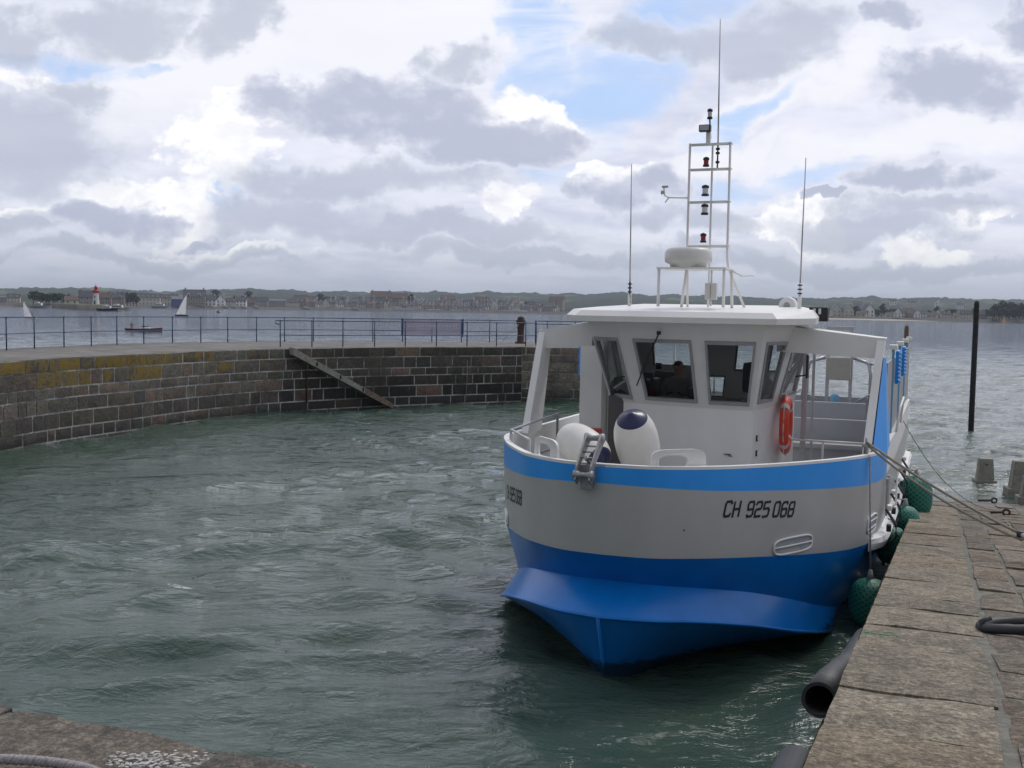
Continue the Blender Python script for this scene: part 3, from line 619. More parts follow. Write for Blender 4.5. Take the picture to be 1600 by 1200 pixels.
gl_ = MB(); gp_ = [LT @ Vector(((.395+.02*math.sin(8*a))*math.cos(a)*1.13, (.395+.02*math.sin(8*a))*math.sin(a), .0)) for a in [2*pi*k/48 for k in range(49)]]; gl_.tube(gp_, .008, band, 5, False); gl_.build('grab_line').parent = lb
rbx = MB(); rbx.box((-1.42, 3.9, 2.10), (.22, .2, .16), redm, bev=.03); rbx.box((-1.42, 3.9, 1.70), (.18, .17, .66), redm, bev=.02); place(rbx, 'storage_box', (-1.42, 3.9, 1.36), 'red storage box standing by the wheelhouse front, behind the lying fender', 'box')
# hull fenders in green nets against the quay
def net_fender(t, s, z, r, L, label, rope_top):
    root = empty('netted_fender', (t, s, z), label, 'fender', 'green netted fenders between ferry and quay', mtx=BM)
    mb = MB(); vs = []; uvs = []; n = 28; prof = [(r*(max(0, 1-abs(u)**2.8))**.5+.012, u*L/2) for u in [-1+2*k/14 for k in range(15)]]
    mb.lathe(prof, net, n, Matrix.Rotation(R(6), 4, 'X')); o = mb.build('net_cover', merge=False)
    uvl = o.data.uv_layers.new(name='UVMap')
    for p in o.data.polygons:
        for li in p.loop_indices:
            vi = o.data.loops[li].vertex_index; a, b = divmod(vi, n); uvl.data[li].uv = (b/n, a/15*.6)
    for p in o.data.polygons:      # close the seam
        us = [uvl.data[li].uv[0] for li in p.loop_indices]
        if max(us)-min(us) > .5:
            for li in p.loop_indices:
                if uvl.data[li].uv[0] < .5: uvl.data[li].uv[0] += 1
    o.parent = root
    k_ = MB(); k_.tube([(0, 0, L/2-.03), (0, 0, L/2+.1)], [.05, .02], ropegrey, 8); k_.tube([(0, 0, L/2+.08), tuple(Vector(rope_top)-Vector((t, s, z)))], .011, ropegrey, 6); k_.build('hanging_rope').parent = root
net_fender(2.47, 2.95, .34, .235, .62, 'green netted fender nearest the bow, hung on a long rope', (2.40, 3.12, 2.12))
net_fender(2.62, 5.2, .62, .20, .56, 'second green netted fender from the bow, half hidden by the quay edge', (2.57, 4.9, 1.05))
net_fender(2.74, 6.6, .68, .21, .60, 'third green netted fender, dark lower half against the quay edge', (2.58, 6.4, 1.1))
net_fender(2.84, 8.5, .82, .26, .74, 'bright green netted fender farthest from the bow, level with the quay top', (2.58, 8.2, 1.3))
ferry_rope_a = MB()
# ---- people
def person_mesh(joints, edges, radii, name='person'):
    me = bpy.data.meshes.new(name); me.from_pydata(joints, edges, []); o = bpy.data.objects.new(name, me); C.objects.link(o)
    sk = o.modifiers.new('skin', 'SKIN'); sk.use_smooth_shade = True
    for v, r in zip(me.skin_vertices[0].data, radii): v.radius = r if isinstance(r, tuple) else (r, r)
    me.skin_vertices[0].data[0].use_root = True
    o.modifiers.new('sub', 'SUBSURF').levels = 1; o.modifiers[-1].render_levels = 2
    dg = bpy.context.evaluated_depsgraph_get(); nm = bpy.data.meshes.new_from_object(o.evaluated_get(dg)); bpy.data.objects.remove(o)
    return nm
J = [(0, 0, .95), (0, 0, 1.15), (0, .01, 1.36), (0, 0, 1.50), (0, -.02, 1.60), (0, -.03, 1.68), (0, -.02, 1.76),
     (-.19, .01, 1.42), (-.27, -.05, 1.16), (-.17, -.27, 1.14), (-.13, -.36, 1.18),
     (.19, .01, 1.42), (.27, -.05, 1.16), (.17, -.27, 1.14), (.13, -.36, 1.18),
     (-.10, 0, .90), (-.11, -.02, .50), (-.11, .03, .08), (-.12, -.12, .03),
     (.10, 0, .90), (.11, -.02, .50), (.11, .03, .08), (.12, -.12, .03)]
Ed = [(0, 1), (1, 2), (2, 3), (3, 4), (4, 5), (5, 6), (2, 7), (7, 8), (8, 9), (9, 10), (2, 11), (11, 12), (12, 13), (13, 14), (0, 15), (15, 16), (16, 17), (17, 18), (0, 19), (19, 20), (20, 21), (21, 22)]
Rr = [(.15, .11), (.15, .11), (.17, .11), .055, .075, .095, .07, .07, .05, .04, .035, .07, .05, .04, .035, .085, .06, .045, .04, .085, .06, .045, .04]
pm = person_mesh(J, Ed, Rr)
for m_ in (shirt, skin, hair): pm.materials.append(m_)
for p in pm.polygons:
    c = p.center; p.material_index = 1 if (c.z > 1.49 or (c.y < -.2 and c.z > 1)) else 0
    if c.z > 1.70 or (c.z > 1.60 and c.y > .02): p.material_index = 2
po = bpy.data.objects.new('person', pm); C.objects.link(po); po.matrix_world = BM @ Matrix.Translation((-.58, 5.55, 1.36)) @ Matrix.Rotation(R(-8), 4, 'Z')
tag(po, 'person in dark clothes standing at the helm behind the wheelhouse window', 'person')
fc = MB()
fc.lathe([(0, .02), (.012, .01), (.014, -.01), (0, -.02)], skin, 10, Matrix.Translation((0, -.135, 1.655)) @ Matrix.Rotation(R(90), 4, 'X'))
fo = fc.build('nose'); fo.parent = po
for x_ in (-.035, .035): fc = MB(); fc.lathe([(0, .01), (.011, 0), (0, -.01)], black, 8, Matrix.Translation((x_, -.115, 1.69))); fo = fc.build('eye'); fo.parent = po
for x_ in (-.095, .095): fc = MB(); fc.lathe([(0, .03), (.012, .02), (.014, -.02), (0, -.03)], skin, 8, Matrix.Translation((x_, -.02, 1.67))); fo = fc.build('ear'); fo.parent = po
fc = MB(); fc.box((0, -.118, 1.618), (.05, .012, .01), skin); fo = fc.build('mouth'); fo.parent = po
for sx_ in (-1, 1):
    hb = MB(); hx = sx_*.13
    hb.box((hx, -.40, 1.185), (.075, .09, .032), skin, bev=.012)
    for k in range(4): x_ = hx+(-.028+k*.019); hb.tube([(x_, -.44, 1.19), (x_, -.485+.004*abs(k-1), 1.195), (x_, -.505, 1.175), (x_, -.495, 1.155)], [.009, .0085, .008, .007], skin, 6)
    hb.tube([(hx-sx_*.035, -.385, 1.185), (hx-sx_*.055, -.43, 1.18), (hx-sx_*.045, -.46, 1.165)], [.012, .01, .008], skin, 6)
    ho = hb.build('hand'); ho.parent = po
# ================================================================== SEA
def water_mat():
    global nt
    M_ = bpy.data.materials.new('sea_water'); M_.use_nodes = True; nt = M_.node_tree; b = nt.nodes['Principled BSDF']
    tc = N('ShaderNodeTexCoord'); v = tc.outputs['Object']
    n = N('ShaderNodeTexNoise', inp={'Vector': v, 'Scale': .09, 'Detail': 5.0, 'Roughness': .6, 'Distortion': .8})
    c = MIX(RAMP(n.outputs['Fac'], .35, .65), (.026, .056, .041), (.066, .098, .076))
    sp_ = N('ShaderNodeSeparateXYZ', inp={0: v})
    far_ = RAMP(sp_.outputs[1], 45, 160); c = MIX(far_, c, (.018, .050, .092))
    at = N('ShaderNodeAttribute', attribute_name='foam_and_glint').outputs['Fac']
    fn = N('ShaderNodeTexNoise', inp={'Vector': v, 'Scale': 16.0, 'Detail': 6.0, 'Roughness': .75}).outputs['Fac']
    foam_and_glint = MA('MULTIPLY', RAMP(at, .35, 1.0), RAMP(fn, .46, .60), 0, True)
    c = MIX(foam_and_glint, c, (.62, .65, .63)); nt.links.new(c, b.inputs['Base Color'])
    b.inputs['IOR'].default_value = 1.33; nt.links.new(RAMP(far_, 0, 1, .5, .10), b.inputs['Specular IOR Level'])  # sky reflection dimmed with distance by hand, standing in for choppier waves
    nt.links.new(MA('ADD', MA('MULTIPLY', foam_and_glint, .6), MA('ADD', .03, MA('MULTIPLY', far_, .05))), b.inputs['Roughness'])
    mp = N('ShaderNodeMapping', inp={0: v, 2: (0, 0, R(18)), 3: (.55, 1.0, 1)})
    h1 = N('ShaderNodeTexNoise', inp={'Vector': mp.outputs[0], 'Scale': 5.5, 'Detail': 5.0, 'Roughness': .62, 'Distortion': .6}).outputs['Fac']
    mp4 = N('ShaderNodeMapping', inp={0: v, 2: (0, 0, R(-8)), 3: (.62, 1.0, 1)}); wn = N('ShaderNodeTexNoise', inp={'Vector': v, 'Scale': .5, 'Detail': 3.0}).outputs['Color']; mv = N('ShaderNodeMix', data_type='VECTOR', inp={0: .18, 4: mp4.outputs[0], 5: wn}).outputs[1]
    h4 = N('ShaderNodeTexNoise', inp={'Vector': mv, 'Scale': 2.6, 'Detail': 4.0, 'Roughness': .5, 'Distortion': .4}).outputs['Fac']
    h2 = N('ShaderNodeTexNoise', inp={'Vector': mp.outputs[0], 'Scale': .9, 'Detail': 8.0, 'Roughness': .62}).outputs['Fac']
    h3 = N('ShaderNodeTexNoise', inp={'Vector': mp.outputs[0], 'Scale': .22, 'Detail': 8.0, 'Roughness': .6}).outputs['Fac']
    hh = MA('ADD', MA('ADD', MA('MULTIPLY', h1, .042), MA('MULTIPLY', h4, MA('ADD', RAMP(sp_.outputs[1], 8, 30, .07, .22), MA('MULTIPLY', far_, .2)))), MA('MULTIPLY', MA('ADD', MA('MULTIPLY', h2, .30), MA('MULTIPLY', h3, .5)), MA('ADD', .16, MA('MULTIPLY', far_, 2.2))))
    bp = N('ShaderNodeBump', inp={'Strength': 1.0, 'Distance': 1.0, 'Height': hh}); nt.links.new(bp.outputs[0], b.inputs['Normal'])
    return M_
rng = np.random.default_rng(5)
ys = [-3.0]
while ys[-1] < 9000: ys.append(ys[-1]+max(.055, .0062*(ys[-1]+6)))
ys = np.array(ys); us = np.linspace(-1, 1, 620)
YY, UU = np.meshgrid(ys, us, indexing='ij'); XX = UU*(.80*np.maximum(YY, 0)+9); sp = np.maximum(.0062*(YY+6), (.8*np.maximum(YY, 0)+9)*2/620)
Hh = np.zeros_like(XX)
wx = XX+.9*np.sin(YY*.31+.5)+.5*np.sin(XX*.7+YY*.23+2); wy = YY+.7*np.sin(XX*.37)+.4*np.sin(YY*.9-XX*.5+1)
calm = np.clip((YY-2)/14, .35, 1)*np.where(YY > 60, 1.5, 1.0)*(1-.72*np.exp(-(((XX+9)/5)**2+((YY-25)/7)**2)))
for k in range(96):
    lam = .28*(1.052**k) if k < 48 else .35*(1.058**(k-48)); kk = 2*pi/lam
    an = rng.normal(R(95), R(38)) if k % 3 else rng.uniform(0, 2*pi)
    A = .0085*lam**(.9 if lam < 2.6 else .6)*(1 if lam < 3.5 else (3.5/lam)**.8); fade = np.clip((lam/sp-3)/4, 0, 1)
    ph = kk*(wx*math.cos(an)+wy*math.sin(an))+rng.uniform(0, 6.28)
    gust = .6+.4*np.sin(wx*rng.uniform(.1, .4)+wy*rng.uniform(.1, .5)+k)
    s_ = np.sin(ph); Hh += A*fade*gust*(s_-.35*np.cos(2*ph)*.5)
Hh *= calm
# the churned patch left of the bow
sw_ = np.exp(-(((XX+4.4)/1.5)**2+((YY-11.6)/.9)**2)); Hh += .10*sw_*np.sin(3.1*(YY+.35*XX)+.8*np.sin(XX*2.2))
gy, gx = np.gradient(Hh); slope = np.hypot(gy/np.gradient(YY, axis=0), gx/np.maximum(np.gradient(XX, axis=1), 1e-3))
foam_and_glint = np.clip((Hh-.15)/.06, 0, 1)*np.clip((slope-.12)/.2, 0, 1)
foam_and_glint = np.where(YY < 70, foam_and_glint, 0)
def foam_glint_patch(px, py, rx, ry, a):
    p = onz(px, py); return a*np.exp(-(((XX-p.x)/rx)**2+((YY-p.y)/ry)**2))
tex = .5+.5*np.sin(wx*7.3+2*np.sin(wy*5.1))*np.sin(wy*8.9+1.7*np.sin(wx*6.1))
for a_ in ((640, 690, 2.6, 2.6, 1.1), (480, 655, 2.2, 1.6, .7), (290, 920, .35, .18, 1.3), (50, 1000, .2, .1, .9), (700, 700, 1.2, 2.2, .8), (1400, 1010, .0, .0, 0)):  # large patches before the jetty are sparkle painted white, small ones foam
    if a_[2]: foam_and_glint = np.maximum(foam_and_glint, foam_glint_patch(*a_)*np.clip(tex*1.6-.35, 0, 1)*(.6+.4*np.clip(Hh*14+.3, 0, 1)))
foam_and_glint = np.maximum(foam_and_glint, 1.2*np.exp(-(((XX-10.5)/2.8)**2+((YY-24.2)/.9)**2))*np.clip(tex*1.4-.2, 0, 1))
Hh -= Hh.mean()
nr, nc = XX.shape; V = np.stack([XX, YY, Hh], -1).reshape(-1, 3)
ii = np.arange(nr*nc).reshape(nr, nc); Fq = np.stack([ii[:-1, :-1], ii[:-1, 1:], ii[1:, 1:], ii[1:, :-1]], -1).reshape(-1, 4)
me = bpy.data.meshes.new('sea'); me.vertices.add(len(V)); me.vertices.foreach_set('co', V.ravel()); me.loops.add(Fq.size); me.loops.foreach_set('vertex_index', Fq.ravel().astype(np.int32))
me.polygons.add(len(Fq)); me.polygons.foreach_set('loop_start', (np.arange(len(Fq))*4).astype(np.int32)); me.polygons.foreach_set('use_smooth', np.ones(len(Fq), bool)); me.update(calc_edges=True)
fa = me.attributes.new('foam_and_glint', 'FLOAT', 'POINT'); fa.data.foreach_set('value', foam_and_glint.ravel().astype(np.float32))
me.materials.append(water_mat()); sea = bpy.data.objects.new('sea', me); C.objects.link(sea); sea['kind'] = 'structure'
# seabed under everything
g = MB(); g.box((0, 3000, -4.5), (14000, 14000, 1), mat('seabed_mud', (.05, .05, .04), .9)); g.build('seabed', kind='structure')
# ================================================================== SLIPWAY AND QUAY
CQ = Vector((.837, 3.2, 0)); QA = Vector((math.sin(TH), math.cos(TH), 0)); QB = Vector((math.cos(TH), -math.sin(TH), 0)); SL = .1064
def sz(q): return 2.273-SL*max(q, 0) if q < 24 else 2.273-SL*24-.16*(q-24)
def QP(q, r, dz=0): p = CQ+QA*q+QB*r; return Vector((p.x, p.y, sz(q)+dz))
def stone_mat(name, spk=.5, wet=True, dark=1.0):
    global nt
    M_ = bpy.data.materials.new(name); M_.use_nodes = True; nt = M_.node_tree; b = nt.nodes['Principled BSDF']; tc = N('ShaderNodeTexCoord'); v = tc.outputs['Object']
    at_ = N('ShaderNodeAttribute', attribute_name='col'); c = at_.outputs['Color']; lich = at_.outputs['Alpha']
    n1 = N('ShaderNodeTexNoise', inp={'Vector': v, 'Scale': 70.0, 'Detail': 4.0, 'Roughness': .8}).outputs['Fac']
    n2 = N('ShaderNodeTexNoise', inp={'Vector': v, 'Scale': 3.2, 'Detail': 8.0, 'Roughness': .7}).outputs['Fac']
    n4 = N('ShaderNodeTexNoise', inp={'Vector': v, 'Scale': 14.0, 'Detail': 8.0, 'Roughness': .75}).outputs['Fac']
    n5 = N('ShaderNodeTexNoise', inp={'Vector': v, 'Scale': 30.0, 'Detail': 3.0, 'Roughness': .7}).outputs['Fac']
    f = MA('MULTIPLY', MA('MULTIPLY', RAMP(n5, .34, .66, .68, 1.32), RAMP(n1, .3, .7, 1-spk, 1+spk, False)), MA('MULTIPLY', RAMP(n2, .3, .7, .72, 1.28), RAMP(n4, .3, .7, .60, 1.40)))
    g = N('ShaderNodeCombineColor', inp={0: f, 1: f, 2: f}).outputs[0]; c = MIX(1.0, c, g, 'MULTIPLY')
    c = MIX(RAMP(n2, .56, .70, 0, .45), c, (.16, .105, .06)); c = MIX(RAMP(n4, .66, .74, 0, .7), c, (.38, .37, .34)); c = MIX(RAMP(n4, .36, .30, 0, .5), c, (.045, .042, .035))
    lf = MA('MULTIPLY', RAMP(MA('ADD', MA('MULTIPLY', lich, .30), MA('ADD', MA('MULTIPLY', n2, .95), MA('MULTIPLY', n4, .65))), .90, 1.10), RAMP(lich, .02, .1)); c = MIX(lf, c, (.205, .135, .018))
    z = N('ShaderNodeSeparateXYZ', inp={0: N('ShaderNodeNewGeometry').outputs['Position']}).outputs[2]
    wt = RAMP(MA('ADD', z, MA('MULTIPLY', MA('SUBTRACT', n2, .5), .7)), .55, .05); wetc = MIX(1.0, c, (.42, .42, .40), 'MULTIPLY')
    c = MIX(wt, c, wetc); nt.links.new(c, b.inputs['Base Color']); nt.links.new(RAMP(wt, 0, 1, .88, .35, False), b.inputs['Roughness'])
    hh = MA('ADD', MA('ADD', MA('MULTIPLY', n5, .35), MA('MULTIPLY', n1, .3)), MA('ADD', MA('MULTIPLY', n4, .7), n2)); bp = N('ShaderNodeBump', inp={'Strength': .8, 'Distance': .05, 'Height': hh}); nt.links.new(bp.outputs[0], b.inputs['Normal'])
    return M_
slab = stone_mat('granite_slabs', .62); mortar = mat('slip_mortar', (.165, .16, .135), .95, var=.25, vs=14, bump=.5, bs=40, dirt=(.10, .11, .06), ds=6, dl=.52)
def slabs(mb, cols, u0, u1, P, lo, hi, rr, rise=.016, gap=.018):
    """courses of stones; P(u, w, dz) maps the paved surface"""
    out = []
    for (w0, w1, l0, l1, tone) in cols:
        u = u0+rr.uniform(0, l0)
        u = u0
        while u < u1:
            L = rr.uniform(l0, l1); a, b = u+gap*rr.uniform(.3, 1), min(u+L, u1)-gap*rr.uniform(.3, 1)
            if b-a > .08:
                n = max(2, int((b-a)/.16)); k = max(2, int((w1-w0)/.16)); jt = rr.uniform(-.009, .010); bf = rr.uniform(lo, hi); base = [c*bf for c in tone]
                if rr.random() < .3: base = [base[0]*1.05, base[1]*.985, base[2]*.92]
                j4 = [rr.uniform(-.016, .016) for _ in range(8)]; sd0 = rr.random()*50
                rows = []
                for i in range(n+1):
                    row = []
                    for j in range(k+1):
                        fi, fj = i/n, j/k
                        uu = lerp(a, b, fi)+lerp(j4[0], j4[1], fj)*(1-fi)+lerp(j4[2], j4[3], fj)*fi; ww = lerp(w0+gap, w1-gap*.3, fj)+(lerp(j4[4], j4[5], fi)*(1-fj) if w0 > .01 else 0)+lerp(j4[6], j4[7], fi)*fj
                        if w0 < .01 and j == 0: ww = 0
                        ed = min(i, n-i, j if w0 > .01 else 9, k-j); z = rise+jt+.015*noise.noise(Vector((uu*3+sd0, ww*3, 0)))+.006*noise.noise(Vector((uu*11, ww*11, sd0)))-(.012 if ed == 0 else 0)
                        row.append(P(uu, ww, z))
                    rows.append(row)
                f0 = len(mb.f); mb.grid(rows, slab, True)
                ring = rows[0]+[r[-1] for r in rows[1:]]+rows[-1][-2::-1]+[r[0] for r in rows[-2:0:-1]]
                rl = [p-Vector((0, 0, .05)) for p in ring]
                for i in range(len(ring)): j = (i+1) % len(ring); mb.face([ring[i], ring[j], rl[j], rl[i]], slab)
                out += [(*base, 0)]*(len(mb.f)-f0)
            u += L
    return out
rr = random.Random(11); T0 = (.235, .202, .148); T1 = (.20, .168, .128)
sw2 = MB(); cols = []
edge = [(0, .70, .62, 1.25, T0)]; w = .715; rest = []
while w < 9: d = rr.uniform(.24, .40); rest.append((w+rr.uniform(0, .02), w+d, .35, .95, T1)); w += d
cols += slabs(sw2, edge+rest, -1.9, 27, lambda q, r, dz: QP(q, r, dz), .72, 1.12, rr)
sl_o = sw2.build('slipway', kind='structure', colors=cols, merge=False)
bed = MB()
for q0 in range(-6, 34):
    bed.face([QP(q0, .012, -.004), QP(q0+1, .012, -.004), QP(q0+1, 12, -.004), QP(q0, 12, -.004)], mortar)
bed.build('slipway_bed', kind='structure')
# ledge of the quay in the near left corner
ql = MB(); cols = slabs(ql, [(0, .62, .9, 1.5, (.15, .135, .115)), (.64, 1.2, .6, 1.2, (.15, .13, .11)), (1.22, 1.9, .6, 1.2, (.15, .13, .11))], .0, 9, lambda u, w_, dz: Vector((*(CQ-QB*u-QA*(w_+.06)).xy, 2.20+dz)), .8, 1.1, rr)
ql.build('quay_ledge', kind='structure', colors=cols, merge=False)
qb = MB(); qb.face([Vector((*(CQ-QB*u-QA*w_).xy, 2.197)) for u, w_ in ((0, .075), (12, .075), (12, 6), (-8, 6), (-8, .3), (0, .3))], mortar); qb.build('quay_top', kind='structure')
# vertical masonry below the edges
def masonry(mb, path, ztop, zbot, hs, rr, tone, out=Vector((0, 0, 0)), lmin=.35, lmax=.95, matt=None, seg=.25, topcol=None, batter=0.0, rough=.04):
    """path: list of points along the wall foot line; stones stand proud of the mortar sheet"""
    P = [Vector((p[0], p[1], 0)) for p in path]; L = [0]
    for a, b in zip(P, P[1:]): L.append(L[-1]+(b-a).length)
    def at(s):
        s = max(0, min(s, L[-1]-1e-6)); i = max(k for k in range(len(L)) if L[k] <= s); i = min(i, len(P)-2); t = (s-L[i])/(L[i+1]-L[i])
        p = P[i].lerp(P[i+1], t); d = (P[i+1]-P[i]).normalized(); return p, Vector((d.y, -d.x, 0))
    colsx = []
    zt = ztop if callable(ztop) else (lambda s: ztop)
    z = 0; c = 0
    while z < hs[-1][1]:
        h_ = hs[c][1]-hs[c][0]; z0_, z1_ = hs[c]
        s = rr.uniform(-lmax, 0)
        while s < L[-1]:
            l = rr.uniform(lmin, lmax)*(1.0 if h_ > .25 else .8); a, b = max(s, 0)+.022, min(s+l, L[-1])-.022
            if b-a > .06:
                pr = rr.uniform(.022, rough); k = max(2, int((b-a)/.22)); rows = []; sd0 = rr.random()*99
                tn = tone((a+b)/2, z0_); tn3 = tn[3] if len(tn) > 3 else 0; f_ = rr.uniform(.72, 1.25); tn = (tn[0]*f_*rr.uniform(.94, 1.1), tn[1]*f_, tn[2]*f_*rr.uniform(.9, 1.05))
                for j in range(4):
                    row = []
                    for i in range(k+1):
                        ss = lerp(a, b, i/k); p, nrm = at(ss); top = zt(ss); zz = top-lerp(z1_-.022, z0_+.022, j/3)
                        e = 0 if (i in (0, k) or j in (0, 3)) else 1
                        zz = max(zz, zbot) if False else zz
                        o_ = (pr if e else pr-.012)+.010*noise.noise(Vector((ss*4, zz*6, sd0)))*e+batter*(top-zz)
                        row.append(p+nrm*o_+Vector((0, 0, zz)))
                    rows.append(row)
                f0 = len(mb.f); mb.grid(rows, matt, True); colsx += [(*tn[:3], tn3)]*(len(mb.f)-f0)
            s += l
        c += 1
        if c >= len(hs): break
    # mortar sheet
    n = max(2, int(L[-1]/.5)); rows = []
    for zf in (0, 1):
        row = []
        for i in range(n+1):
            s_ = L[-1]*i/n; p, nrm = at(s_); top = zt(s_); zz = top if zf == 0 else zbot; row.append(p+nrm*(.004+batter*(top-zz))+Vector((0, 0, zz)))
        rows.append(row)
    f0 = len(mb.f); mb.grid(rows, mb.mort, False); colsx += [(.3, .29, .26, 0)]*(len(mb.f)-f0)
    return colsx
def courses(total, rr, lo=.26, hi=.40, fixed=None):
    out = []; z = 0; L = list(fixed or [])
    while z < total:
        h_ = L.pop(0) if L else rr.uniform(lo, hi); out.append((z, z+h_)); z += h_
    return out
wallst = stone_mat('wall_granite', .30)
wallmort = mat('wall_mortar', (.42, .41, .38), .95, var=.3, vs=7, bump=.4, bs=30, dirt=(.07, .07, .06), ds=.30, dl=.47)
qw = MB(); qw.mort = wallmort
pts = [QP(q, 0)[:2] for q in (26, 20, 10, 0)]
colz = masonry(qw, [QP(26-i, 0)[:2] for i in range(27)], lambda s: sz(26-s)-.005, -3, courses(2.5, rr, .3, .42), rr, lambda s, z: (.13, .115, .09), lmin=.5, lmax=1.1, matt=wallst)
qw.build('slipway_side_wall', colors=colz, merge=False, label='granite side wall under the edge of the slipway, beside the ferry', cat='wall')
qw = MB(); qw.mort = wallmort; colz = masonry(qw, [(CQ-QB*u-QA*.06).xy for u in (0, 3, 6, 10)][::1], 2.19, -3, courses(3, rr, .3, .42), rr, lambda s, z: (.12, .105, .085), lmin=.5, lmax=1.1, matt=wallst)
qw.build('quay_face_wall', colors=colz, merge=False, label='dark granite face of the quay below the near left corner', cat='wall')
# marks on the quay
gm = MB(); p0 = QP(3.57, .02, .026)
for k in range(5): a = QP(3.57+.004*math.sin(k*2), .02+k*.04, .024); b = QP(3.57+.004*math.sin(k*2+1), .055+k*.04, .024); gm.tube([a, b], .004, mat('green_marking', (.05, .42, .16), .7) if k == 0 else gm.mats[0], 5)
gm.build('paint_mark', label='short green paint mark on the slipway edge stone', cat='paint mark')
wl2 = MB(); lm = mat('white_splash', (.46, .45, .43), .9, var=.2, vs=30, bump=.5); cen = onz(245, 1190, 2.23)
for k in range(420):
    a = rr.uniform(0, 2*pi); d = rr.random()**.6*.145*(1+.25*math.sin(3*a)); c_ = Vector((cen.x+d*math.cos(a)*1.15, cen.y+d*math.sin(a)*.75-.03, 2.228)); r_ = rr.uniform(.002, .010); ph = rr.random()*6
    wl2.face([c_+Vector((r_*rr.uniform(.6, 1.3)*math.cos(j*pi/4+ph), r_*rr.uniform(.4, .9)*math.sin(j*pi/4+ph), +.00005*k)) for j in range(8)], lm)
wl2.build('paint_splash', merge=False, label='crusty white splash on the near left quay stone', cat='paint mark')
# mooring ring, pins, blocks, ropes, tubes
def loc_tube(name, pts, r, m, label, cat, n=10, group=None, close=False): 
    b = MB(); b.tube(pts, r, m, n, not close); return b.build(name, loc=pts[0], label=label, cat=cat, group=group)
RC = QP(4.38, .93, .05); rp_ = [RC+Vector((.21*math.cos(a)*1.1, .235*math.sin(a), .03*math.sin(a+2.5)-SL*.2*math.sin(a))) for a in [k*pi/14 for k in range(29)]]
b = MB(); b.tube(rp_, .032, rubber, 10, False); b.tube([RC+Vector((-.24, -.03, -.06)), RC+Vector((-.25, 0, .02)), RC+Vector((-.19, .0, .05))], .02, rubber, 8); b.build('mooring_ring', loc=RC-Vector((0, 0, .05)), label='thick dark mooring ring lying on the slipway near the right edge', cat='mooring ring')
cp_ = [onz(-60, 1184, 2.245), onz(0, 1186, 2.245), onz(60, 1189, 2.245), onz(110, 1196, 2.245), onz(150, 1206, 2.245), onz(190, 1230, 2.245)]
b = MB(); hp = cr(cp_, 14)
for s3 in range(3):
    ln = 0; pl = []
    for i, p in enumerate(hp):
        if i: ln += (p-hp[i-1]).length
        d = (hp[min(i+1, len(hp)-1)]-hp[max(i-1, 0)]).normalized(); u = d.cross(Vector((0, 0, 1))).normalized(); a = ln*130+s3*2*pi/3; pl.append(p+u*.009*math.cos(a)+Vector((0, 0, .009*math.sin(a))))
    b.tube(pl, .0105, ropegrey, 7)
b.build('quay_rope', loc=cp_[0], label='grey twisted rope lying on the quay in the near left corner', cat='rope')
def rib_tube(name, path, r, label, group):
    root = empty(name, path[0], label, 'quay fender', group)
    b = MB(); P = [Vector(p)-Vector(path[0]) for p in path]; b.tube(P, r, rubber, 28, False); inner_ = MB(); d = (P[1]-P[0]).normalized()
    b.tube([P[0], P[0]+d*.9], r*.80, black, 28, False)  # bore coloured blacker than the rubber, shade of the hollow painted in
    # end ring
    ref = Vector((0, 0, 1)); u = d.cross(ref).normalized(); v = d.cross(u).normalized()
    A = [P[0]+(u*math.cos(2*pi*k/28)+v*math.sin(2*pi*k/28))*r for k in range(28)]; B2 = [P[0]+(u*math.cos(2*pi*k/28)+v*math.sin(2*pi*k/28))*r*.8 for k in range(28)]
    b.grid([A, B2], rubber, False, True); b.build('rubber_tube').parent = root
def QW(q, off, z): p = CQ+QA*q-QB*off; return (p.x, p.y, z)
rib_tube('quay_fender', [QW(3.15, .19, 1.60), QW(3.6, .165, 1.56), QW(4.25, .08, 1.49), QW(5.2, .05, 1.39)], .105, 'black rubber tube fender lying along the slipway wall with its open end towards the camera', 'black rubber tube fenders on the slipway wall')
rib_tube('quay_fender', [QW(1.60, .13, 1.82), QW(.9, .13, 1.88), QW(.2, .13, 1.95), QW(-.1, .12, 1.98)], .10, 'black rubber tube fender at the bottom frame edge, nearest end of the slipway wall', 'black rubber tube fenders on the slipway wall')
def block(px, py, label, sc=1.0, dz=0, wide=1.0, pz=0.0):
    g_ = onz(px, py, pz); root = empty('mooring_block', g_, label, 'concrete block', 'concrete blocks at the foot of the slipway', -TH*.6)
    b = MB(); b.box((0, 0, .06), (.50*sc*wide, .45*sc, .22), concrete, bev=.02)
    bm = bmesh.new(); bmesh.ops.create_cube(bm, size=1)
    for v in bm.verts: k = 1.0 if v.co.z < 0 else .80; v.co = Vector((v.co.x*.38*sc*wide*k, v.co.y*.36*sc*k, (v.co.z+.5)*.52*sc+.165))
    bmesh.ops.bevel(bm, geom=bm.edges[:], offset=.015, segments=2, affect='EDGES'); b.bm(bm, concrete); b.build('block').parent = root
    h_ = MB(); h_.lathe([(0, 0), (.022, 0), (.022, .02), (0, .021)], black, 10, Matrix.Translation((0, -.172*sc, .56*sc)) @ Matrix.Rotation(R(90), 4, 'X')); h_.build('lifting_hole').parent = root
block(1538, 760, 'concrete mooring block standing in the shallows, left of the others', .95, pz=-.06)
block(1598, 774, 'larger concrete block at the right edge by the foot of the slipway', 1.15, wide=1.25, pz=-.02)
block(1612, 788, 'low concrete block lying in front of the larger one at the right edge', .80, wide=1.5, pz=.02)
